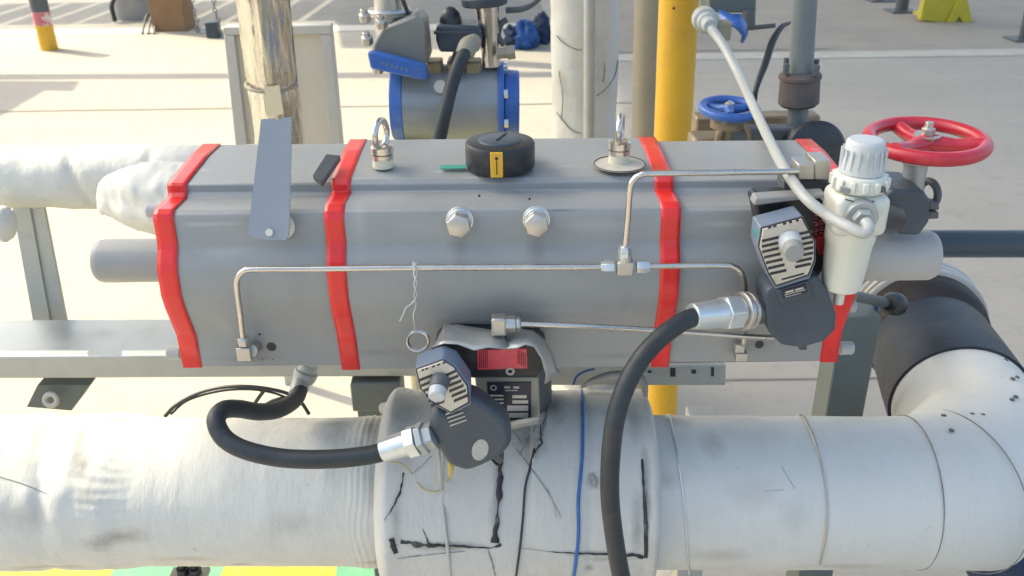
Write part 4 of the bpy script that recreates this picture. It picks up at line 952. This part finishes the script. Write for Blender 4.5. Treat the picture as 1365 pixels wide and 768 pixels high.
MB().trace([(15, 268), (38, 268), (68, 436), (45, 436)], 1.575, .012).trace([(38, 268), (57, 268), (90, 436), (68, 436)], 1.580, .008).build('leg', M['galv'], lg, bevel=.001)
# black cables lying behind big pipe
for k, pts in enumerate(([(220, 555), (235, 540), (265, 524), (300, 516), (340, 516), (375, 522), (395, 530)], [(228, 552), (250, 534), (290, 522), (330, 519), (365, 524), (392, 535)], [(335, 545), (345, 530), (355, 517)], [(350, 542), (365, 534), (385, 530), (400, 535), (412, 552)])):
    tag(MB().tube([P(x, y, 1.30) for x, y in pts], .0032 if k != 1 else .002, 8).build('loose_cable', M['rubber']), ['thick black cable arching over the white pipe left of the hose loop', 'thinner black cable arching just inside the thick one above the white pipe', 'short slanting black cable stub between the arching cables and the hose', 'black cable end curling down beside the pale hose fitting'][k], 'cable', 'black cables above the white pipe')
tag(MB().tube([P(764, 513, 1.12), P(769, 502, 1.13), P(780, 495, 1.14), P(792, 492, 1.15)], .0016, 8).build('cord_end', M['blue_rope']), 'loose dark blue cord end curling up over the wrapped valve below the actuator', 'cord')
# pipe clamp bolts at the bottom
cl = thing('pipe_clamp', axis_pt(upx(248)) - Vector((0, 0, .14)), 'pipe clamp with two black nuts under the left part of the large white pipe', 'clamp')
for px in (243, 259):
    p = P(px, 757, 1.10); MB().cyl(p + Vector((0, 0, .03)), p - Vector((0, 0, .03)), .006, seg=12).lathe(p + Vector((0, 0, 0)), (0, 0, -1), [(0, .011), (.012, .011)], 6).build('bolt', M['black'], cl, bevel=.001)
MB().box(P(251, 770, 1.10), (.06, .04, .008)).build('plate', M['pale_cap'], cl, bevel=.001)

# ------------------------------------------------------------------ background: valve with blue ends
BY = 1.78
bv = thing('blue_ball_valve', P(600, 195, BY), 'steel cased ball valve with blue end flanges and a blue lever, standing behind the actuator', 'valve')
c0 = P(541, 137, BY); c1 = P(664, 137, BY); rr = S(50, c0)
MB().cyl(c0, c1, rr, seg=56).build('steel_case', mat('matte steel sheet', (.31, .325, .33), .45, metal=.45, var=.06, rvar=.08), bv)
MB().cyl(P(524, 137, BY), P(541, 137, BY), rr * .96, rr * 1.02, seg=56).build('end_flange', M['blue'], bv, bevel=.002)
fl2 = MB().cyl(P(664, 137, BY), P(672, 137, BY), rr * 1.08, seg=56).cyl(P(672, 137, BY), P(692, 137, BY), rr * .88, rr * .84, seg=40).build('end_flange', M['blue'], bv, bevel=.003)
for a in range(8):
    a = a * math.pi / 4 + .3; p = P(672, 137, BY) + Vector((0, math.cos(a) * rr * .98, math.sin(a) * rr * .98)); MB().lathe(p, (1, 0, 0), [(0, .009), (.008, .009)], 6).build('bolt', M['zinc'], fl2)
p = P(587, 115, BY); pz = P(587, 115, BY - rr * .93); MB().lathe(pz + Vector((0, -.003, 0)), (0, -1, .35), [(0, .012), (.002, .012)], 28).build('sticker', M['road_white'], bv)
MB().lathe(P(548, 190, BY), (0, 0, -1), [(0, .04), (.05, .035), (.6, .035)], 32).build('riser', M['tan'], bv)
lvr = MB().trace([(489, 70), (500, 69), (568, 87), (572, 106), (560, 107), (494, 92)], BY - .12, .022).build('lever', M['blue'], bv, bevel=.004)
for k in range(6):
    x = 508 + k * 6.5; y = 82 + k * 1.8
    MB().trace([(x, y), (x + 3.2, y + .8), (x + 3, y + 4.6), (x - .2, y + 3.8)], BY - .1212, .001).build('lever_mark', M['slate_light'], lvr)
MB().trace([(494, 92), (496, 60), (508, 38), (555, 19), (566, 28), (572, 84), (566, 86)], BY - .09, .09).build('bonnet_bracket', mat('weathered bracket steel', (.27, .265, .24), .5, metal=.5, var=.1), bv, bevel=.006)
MB().cyl(P(520, 44, BY - .03), P(514, -30, BY - .03), S(20, P(520, 20, BY)), S(17, P(520, 20, BY)), 36).lathe(P(519, 20, BY - .03), (0, 0, 1), [(0, .04), (.008, .042), (.012, .04)], 36).build('stem_housing', M['steel_dull'], bv)
MB().tube([P(534, -10, BY - .05), P(540, 8, BY - .05), P(545, 20, BY - .05)], .004, 8).build('wire', M['black'], bv)
for px, py in ((487, 28), (509, 36), (490, 58), (504, 96)):
    p = P(px, py, BY - .10); MB().lathe(p, (0, -.4, 1), [(0, .011), (.014, .011), (.016, .007), (.024, .007)], 6).build('bolt', M['steel_dull'], bv, bevel=.001)
for px, py, w_ in ((580, 88, 20), (604, 86, 14), (632, 88, 20)):
    p = P(px, py, BY - .01); MB().box(p, (S(w_, p), .05, .025)).build('top_lug', M['bronze'], bv, bevel=.004)
# limit switch box and stem
ls = thing('limit_switch', P(610, 75, BY), 'dark blue grey switch box with a black dome above the steel cased valve', 'switch box')
MB().trace([(581, 36), (586, 33), (640, 35), (643, 50), (638, 70), (586, 70), (581, 54)], BY - .05, .08).build('box', M['slate'], ls, bevel=.005)
p = P(601, 34, BY - .02); MB().lathe(p, (0, 0, 1), [(0, S(15, p)), (.012, S(15, p)), (.024, S(12, p)), (.033, S(6, p)), (.035, S(1, p))], 28).build('dome', M['black'], ls)
MB().trace([(578, 42), (642, 42), (642, 46), (578, 46)], BY - .053, .01).build('seam_rib', M['slate'], ls, bevel=.001)
sm = thing('valve_stem', P(650, 90, BY), 'shiny vertical steel stem under a dark cap right of the switch box', 'valve stem')
MB().cyl(P(648, -10, BY - .02), P(652, 44, BY - .02), S(17, P(650, 20, BY)), S(14, P(650, 20, BY)), 32).cyl(P(652, 44, BY - .02), P(655, 88, BY - .02), S(12, P(650, 20, BY)), seg=28).build('stem', M['steel'], sm)
MB().cyl(P(645, -6, BY - .02), P(646, 7, BY - .02), S(32, P(650, 20, BY)), S(30, P(650, 20, BY)), 36).build('cap', M['slate'], sm, bevel=.003)
MB().tube([P(674, 14, BY), P(695, 12, BY), P(710, 5, BY), P(728, -12, BY)], .006, 10).build('bent_rod', M['dark_grey'], sm)
MB().tube([P(672, 60, BY - .02), P(664, 48, BY - .02), P(668, 32, BY - .02), P(676, 26, BY - .02)], .006, 10).build('clip', M['dark_grey'], sm)
MB().lathe(P(662, 72, BY - .05), (1, 0, .1), [(0, .011), (.02, .011), (.021, .014), (.035, .014)], 6).build('bolt', M['tan'], sm, bevel=.001)
MB().trace([(598, 86), (606, 66), (618, 60), (622, 74), (612, 88)], BY - .06, .03).build('black_clip', M['black'], sm, bevel=.003)
h3 = hose('black hose rising from behind the round indicator to the switch box', [P(576, 225, 1.60), P(583, 200, 1.60), P(591, 160, 1.60), P(601, 118, 1.62), P(612, 85, 1.64), P(622, 68, 1.66), P(628, 60, 1.68)], .0125, None)
a = P(619, 74, 1.66); b = P(632, 56, 1.70); MB().tube([a, P(624, 62, 1.67), b], [.017, .018, .015], 24, smooth=4).build('end_fitting', M['tan'], h3)
# ------------------------------------------------------------------ background vertical pipes
def vpipe(nm, pxt, pyt, pxb, pyb, Y, hw, m, label, z0=0.0):
    a = P(pxt, pyt, Y); b = P(pxb, pyb, Y); t = (z0 - a.z) / (b.z - a.z); base = a + (b - a) * t; base.z = z0
    top = a + (a - b).normalized() * 1.6
    r = S(hw, a.lerp(b, .5))
    return top, base, r
top, base, r = vpipe('x', 780, 0, 779, 200, 2.75, 44, None, None)
ip = thing('insulated_riser', base, 'thick vertical white insulated pipe standing behind the position indicator', 'pipe')
n = 120; vs = []; fs = []
for i in range(n + 1):
    c = base.lerp(top, i / n)
    for k in range(48):
        a = 2 * math.pi * k / 48; q = Vector((math.cos(a) * .1, math.sin(a) * .1, c.z)); vs.append(c + Vector((math.cos(a), math.sin(a), 0)) * (r + .005 * fbm(q, 7)))
for i in range(n):
    for k in range(48): fs.append((i * 48 + k, i * 48 + (k + 1) % 48, (i + 1) * 48 + (k + 1) % 48, (i + 1) * 48 + k))
fs.append(tuple(range(48))); fs.append(tuple(n * 48 + k for k in range(48)))
MB().add(vs, fs).build('jacket', M['cloth_dirty'], ip, angle=80)
for pts in ([(742, 48), (752, 58), (768, 66), (776, 66)], [(745, 95), (750, 130), (748, 160)], [(795, 128), (808, 118), (820, 100), (824, 80)], [(742, 150), (760, 172), (775, 178)], [(800, 60), (806, 90), (804, 110)]):
    out = []
    for x_, y_ in pts:
        q = P(x_, y_, 2.75); f = (2.75 - base.y) if False else 0; cx = base.lerp(top, (q.z) / top.z).x; dx = max(-r * .98, min(r * .98, (q.x - cx) * .93)); out.append(P(x_, y_, 2.75 - math.sqrt(r * r - dx * dx) - .001))
    MB().tube(out, .0018, 6).build('crease', M['pencil'], ip)
top, base, r = vpipe('x', 786, 0, 785, 200, 2.56, 7.5, None, None)
tag(MB().cyl(base, top, r, seg=20).build('conduit', M['galv']), 'thin grey conduit running up in front of the thick white riser', 'conduit')
top, base, r = vpipe('x', 863, 0, 858, 200, 2.5, 17, None, None)
tag(MB().cyl(base, top, r, seg=32).build('vertical_pipe', M['tan']), 'tan vertical pipe immediately left of the yellow one', 'pipe')
top, base, r = vpipe('x', 905, 0, 896, 200, 2.2, 25.5, None, None)
yp = thing('yellow_pipe', base, 'thick bright yellow vertical pipe behind the right half of the actuator', 'pipe')
MB().cyl(base, top, r, seg=48).build('pipe', M['yellow'], yp)
MB().lathe(base, (0, 0, 1), [(0, r * 1.9), (.015, r * 1.9)], 40).build('base_plate', M['yellow'], yp)
pt = P(898, 11, 2.2 - r); MB().lathe(pt, (0, -1, 0), [(0, .003), (.002, .003)], 10).build('screw', M['black'], yp)
# wrapped post + panel
top, base, r = vpipe('x', 349, 0, 375, 200, 2.1, 32, None, None, z0=.86)
wp = thing('wrapped_post', base, 'round post wrapped in crinkled dusty plastic film in front of the framed board', 'post')
n = 120; vs = []; fs = []
for i in range(n + 1):
    c = base.lerp(top, i / n)
    for k in range(72):
        a = 2 * math.pi * k / 72; q = Vector((math.cos(a) * .4, math.sin(a) * .4, c.z * .5 + .4 * math.sin(a)))
        vs.append(c + Vector((math.cos(a), math.sin(a), 0)) * (r + .007 * abs(fbm(q, 9)) - .003 * abs(math.sin(a * 5 + c.z * 5 + 2 * noise.noise(q * 6))) - (.006 * math.exp(-((c.z - P(360, 112, 2.1).z) / .008) ** 2))))
for i in range(n):
    for k in range(72): fs.append((i * 72 + k, i * 72 + (k + 1) % 72, (i + 1) * 72 + (k + 1) % 72, (i + 1) * 72 + k))
fs.append(tuple(range(72))); fs.append(tuple(n * 72 + k for k in range(72)))
MB().add(vs, fs).build('plastic_wrap', M['plastic_wrap'], wp, angle=50)
MB().box((base.x, (base.y + 1.48) / 2, .84), (.08, base.y - 1.42, .05)).build('bracket_arm', M['galv'], wp, bevel=.003)
MB().torus(P(361, 112, 2.1), (.05, -.1, 1), r * 1.01, .004, 40, 8).build('tie', M['tan'], wp)
MB().trace([(352, 116), (372, 114), (378, 152), (356, 156)], 2.1 - r - .004, .004).build('tape_patch', mat('faded yellow sheet', (.66, .58, .40), .5, dirt=(.72, .48, .08), damt=.6, dscale=18), wp)
MB().lathe(P(346, -4, 2.1), (0, 0, 1), [(.012, r * 1.03), (.02, r * 1.06), (.2, r * 1.05)], 40).build('yellow_wrap', M['mark_yellow'], wp)
tag(MB().cyl(P(374, -10, 2.2), P(398, 230, 2.2), S(11, P(380, 60, 2.2)), seg=20).build('thin_pole', M['dark_grey']), 'slim grey pole directly behind the right side of the plastic wrapped post', 'pole')
fb = thing('framed_board', P(380, 205, 2.7), 'beige board in a pale grey frame standing behind the plastic wrapped post', 'board')
fpx = [(297, 36), (440, 34), (457, 215), (316, 215)]
MB().trace(inset(fpx, .96), 2.7, .02).build('panel', M['board'], fb)
def bar4(a, b_, c_, d_): MB().trace([a, b_, c_, d_], 2.685, .05).build('frame', M['pale_cap'], fb, bevel=.003)
bar4((297, 36), (440, 34), (441, 46), (298, 47)); bar4((298, 47.2), (312, 47.2), (332, 215), (316, 215)); bar4((427, 46.2), (441, 46.2), (457, 215), (442, 215))
MB().box((P(380, 100, 2.72).x - .12, 2.74, .4), (.03, .03, .8)).build('leg', M['galv'], fb); MB().box((P(380, 100, 2.72).x + .12, 2.74, .4), (.03, .03, .8)).build('leg', M['galv'], fb)
# ------------------------------------------------------------------ grey junction box, blue lever, small things upper right
jb = thing('junction_box', P(976, 18, 2.1), 'dark grey junction box at the top edge just right of the yellow pipe', 'junction box')
MB().trace([(944, -30), (1009, -30), (1008, 18), (946, 17)], 2.0, .1).build('box', M['green_grey'], jb, bevel=.004)
MB().trace([(944, -8), (1009, -8), (1009, -5), (944, -5)], 1.996, .01).build('lid_lip', M['dark_grey'], jb)
MB().cyl(P(982, 18, 2.05), P(984, 200, 2.05), .012, seg=14).build('bracket_leg', M['dark_grey'], jb) if False else None
sv = thing('small_valve', P(985, 60, 2.0), 'little valve with a bent blue lever under the grey junction box', 'valve')
MB().loft([P(958, 14, 1.98), P(975, 20, 1.96), P(987, 20, 1.95), P(994, 32, 1.95), P(996, 44, 1.95), P(990, 56, 1.95)], [P(960, 28, 1.95), P(972, 34, 1.93), P(980, 36, 1.92), P(986, 42, 1.92), P(990, 48, 1.93), P(988, 57, 1.94)], 2).build('blue_lever', M['blue'], sv, solid=.006, angle=60)
MB().cyl(P(998, 12, 2.0), P(998, 36, 2.0), .014, seg=20).build('body', M['dark_grey'], sv)
MB().cyl(P(996, 38, 2.0), P(1033, 34, 2.0), .005, seg=12).build('rod', M['dark_grey'], sv)
tag(MB().tube([P(1054, 30, 2.1), P(1042, 36, 2.05), P(1030, 55, 2.0), P(1020, 85, 1.95), P(1008, 118, 1.9), P(1004, 150, 1.9)], [.003, .006, .008, .008, .006, .006], 12).build('cable_loop', M['rubber']), 'black cable drooping between the grey upright conduit and the blue handwheel', 'cable')
# conduit with coupling
cp = thing('upright_conduit', P(1062, 200, 1.75), 'grey green upright conduit with a rusty union coupling above the black disc', 'conduit')
MB().cyl(P(1076, -60, 1.75), P(1067, 105, 1.75), S(16, P(1070, 60, 1.75)), seg=36).build('pipe', M['conduit_paint'], cp)
u0 = P(1067, 96, 1.75); u1 = P(1064, 144, 1.75); k = S(1, u0)
MB().lathe(u0, u1 - u0, [(0, 24 * k), (.006, 28 * k), (.012, 28 * k), (.014, 26 * k), (.06, 27 * k), (.066, 23 * k)], 36).build('union_coupling', M['rusty'], cp)
for a in range(4):
    a = a * math.pi / 2 + .5; p = u0 + Vector((math.cos(a) * 27 * k, math.sin(a) * 27 * k, .0)); MB().cyl(p, p + Vector((0, 0, .02)), .006, seg=8).build('lug', M['dark_grey'], cp)
MB().cyl(P(1064, 140, 1.75), P(1061, 330, 1.75), S(13.5, P(1062, 160, 1.75)), seg=30).build('lower_pipe', M['conduit_paint'], cp)
# black disc flange
bd_ = thing('black_flange', P(1085, 205, 1.62), 'round black flange cover between the grey conduit and the white regulator', 'flange')
p = P(1084, 205, 1.62); MB().lathe(p, (.25, -1, .2), [(0, S(44, p)), (.012, S(44, p)), (.016, S(40, p)), (.017, S(38, p))], 48).build('disc', M['black'], bd_)
MB().cyl(p, p + Vector((0, .08, -.01)), .04, seg=30).build('neck', M['black'], bd_)
MB().box(P(1030, 188, 1.72), (.18, .04, .06)).build('bracket', M['dark_grey'], bd_, bevel=.004)
# blue handwheel valve
bh = thing('handwheel_valve', P(975, 200, 1.7), 'bronze valve with a small blue handwheel between the yellow pipe and the grey conduit', 'valve')
p = P(972, 145, 1.72); MB().torus(p, (.02, -.1, 1), S(35, p), S(6.2, p), 56, 14).build('handwheel', M['blue'], bh)
for a in (20, 140, 260):
    a = math.radians(a); e_ = p + Vector((math.cos(a), math.sin(a), 0)) * S(35, p); MB().tube([p, p.lerp(e_, .5) + Vector((0, 0, -.003)), e_], [.011, .008, .008], 10).build('spoke', M['blue'], bh)
MB().lathe(p + Vector((0, 0, .003)), (0, 0, 1), [(0, .01), (.008, .01), (.012, .004)], 6).build('nut', M['zinc'], bh)
MB().lathe(p - Vector((0, 0, .012)), (0, 0, -1), [(0, .022), (.012, .034), (.024, .034), (.026, .02), (.06, .018), (.065, .035), (.12, .035)], 36).build('bonnet', M['bronze'], bh)
MB().torus(P(978, 186, 1.70), (.1, -1, .1), S(22, p), .007, 36, 10).build('yoke', M['bronze'], bh)
MB().box(P(972, 195, 1.75), (.16, .07, .05)).build('body', M['bronze'], bh, bevel=.008)
tag(MB().box(P(1005, 176, 1.86), (.26, .05, .08)).build('mounting_plate', M['bronze'], bevel=.005), 'brown steel crosspiece behind the blue handwheel valve', 'bracket')

# ------------------------------------------------------------------ far background on the yard
b = G(66, 66); bo = thing('bollard', b, 'yellow, red and grey bollard post standing in the sun at the upper left', 'bollard')
r = S(11, b); zz = [0, .23, .33, .83]
for z0, z1_, m_ in ((0, .235, M['yellow']), (.235, .36, M['pinkred']), (.36, .83, M['dark_grey'])): MB().cyl(b + Vector((0, 0, z0)), b + Vector((0, 0, z1_)), r if m_ != M['pinkred'] else r * 1.02, seg=28).build('post_section', m_, bo)
b = G(178, 24); cpst = thing('round_plinth', b, 'pale round plinth with a bent black pipe at the top left', 'plinth')
MB().cyl(b, b + Vector((0, 0, 1.2)), S(24, b), S(22, b), 32).build('drum', M['concrete_post'], cpst)
MB().tube([G(154, 31) + Vector((0, 0, .02)), G(154, 31) + Vector((0, 0, .2)), G(160, 28) + Vector((.05, 0, .33)), G(174, 24) + Vector((0, -.1, .42))], .025, 12).build('bent_pipe', M['rubber'], cpst)
b = G(229, 42); bp_ = thing('brown_column', b, 'square brown painted column base with thin cables beside the pale round plinth', 'column')
MB().box(b + Vector((0, .1, .8)), (S(46, b), .3, 1.6)).build('column', M['brown_post'], bp_, bevel=.01)
for k in range(3):
    MB().tube([G(190 + 8 * k, 46) + Vector((0, 0, .01)), G(200 + 6 * k, 40) + Vector((0, 0, .15)), G(222 + 3 * k, 36) + Vector((0, -.1, .22)), G(236, 34) + Vector((0, -.1, .5 + .1 * k))], .012, 8).build('cable', M['rubber'], bp_)
b = G(286, 50); ch = thing('chain_barrier', b, 'thin dark chains hanging to a small dark box beside the brown column', 'chain')
for px in (264, 292): 
    p = G(px, 44); mb = MB()
    for i in range(16): mb.torus(p + Vector((.01 * math.sin(i), 0, .03 + i * .05)), (1, .2, 0) if i % 2 else (0, 1, 0), .02, .006, 10, 5)
    mb.build('chain', M['dark_grey'], ch)
MB().box(b + Vector((0, 0, .08)), (.13, .12, .16)).build('junction_base', M['dark_pipe'], ch, bevel=.01)
# tool bags
for px, py, rx, rz, m_, lb in ((700, 50, 17, 20, 'royal', 'royal blue canvas tool bag in the shade on the yard behind the shiny stem'), (722, 42, 16, 20, 'navy', 'navy canvas tool bag beside the royal blue one, nearest the thick white riser'), (684, 48, 12, 14, 'navy', 'low dark canvas bag between the royal blue bag and the shiny stem')):
    o = lump('tool_bag', px, py, G(px, py + 14).y, rx, .15, rz, M[m_], None, px, .38, 30); tag(o, lb, 'bag', 'canvas bags on the yard')
# yellow stand, posts
b = G(1258, 30)
ys = thing('yellow_stand', b, 'yellow A-shaped steel stand on the yard at the top right', 'stand')
k = S(1, b)
for (x0, x1, dy, nm) in ((1226, 1262, 0, 'leg_plate'), (1259, 1294, -.02, 'leg_plate')):
    Yc = G(1258, 30).y + dy
    if x0 == 1226: MB().trace([(1227, 27), (1241, -40), (1300, -40), (1287, -6), (1273, 5), (1259, 31)], Yc, .10).build(nm, M['yellow_dull'], ys, bevel=.006)
    else: MB().trace([(1262, 31), (1276, 3), (1289, -6), (1297, 29), (1284, 31), (1279, 22), (1273, 31)], Yc - .01, .08).build(nm, M['yellow_dull'], ys, bevel=.006)
MB().box(G(1258, 28) + Vector((0, .12, .06)), (.5, .2, .03)).build('cross_plate', M['yellow_dull'], ys)
for px, py, hw_, lb in ((1201, 16, 8, 'slim grey post on a square base plate left of the yellow stand'), (1362, 54, 5, 'thin grey post on a base plate at the right edge of the yard'), (1172, 1, 5, 'short far post base at the top edge left of the slim grey post')):
    b = G(px, py); t = thing('guard_post', b, lb, 'post', 'grey posts on the yard')
    MB().cyl(b, b + Vector((0, 0, 1.1)), S(hw_, b), seg=20).build('pole', M['dark_grey'], t)
    MB().box(b + Vector((0, 0, .012)), (S(34, b), S(34, b), .024)).build('base_plate', M['dark_grey'], t, bevel=.004)
b = G(1340, 775, .3); 
tag(lump('dark_rubber_sheet', 1345, 758, 1.35, 48, .1, 26, M['navy'], None, 3, .3), 'crumpled dark blue sheet under the pipe bend at the bottom right corner', 'sheet')
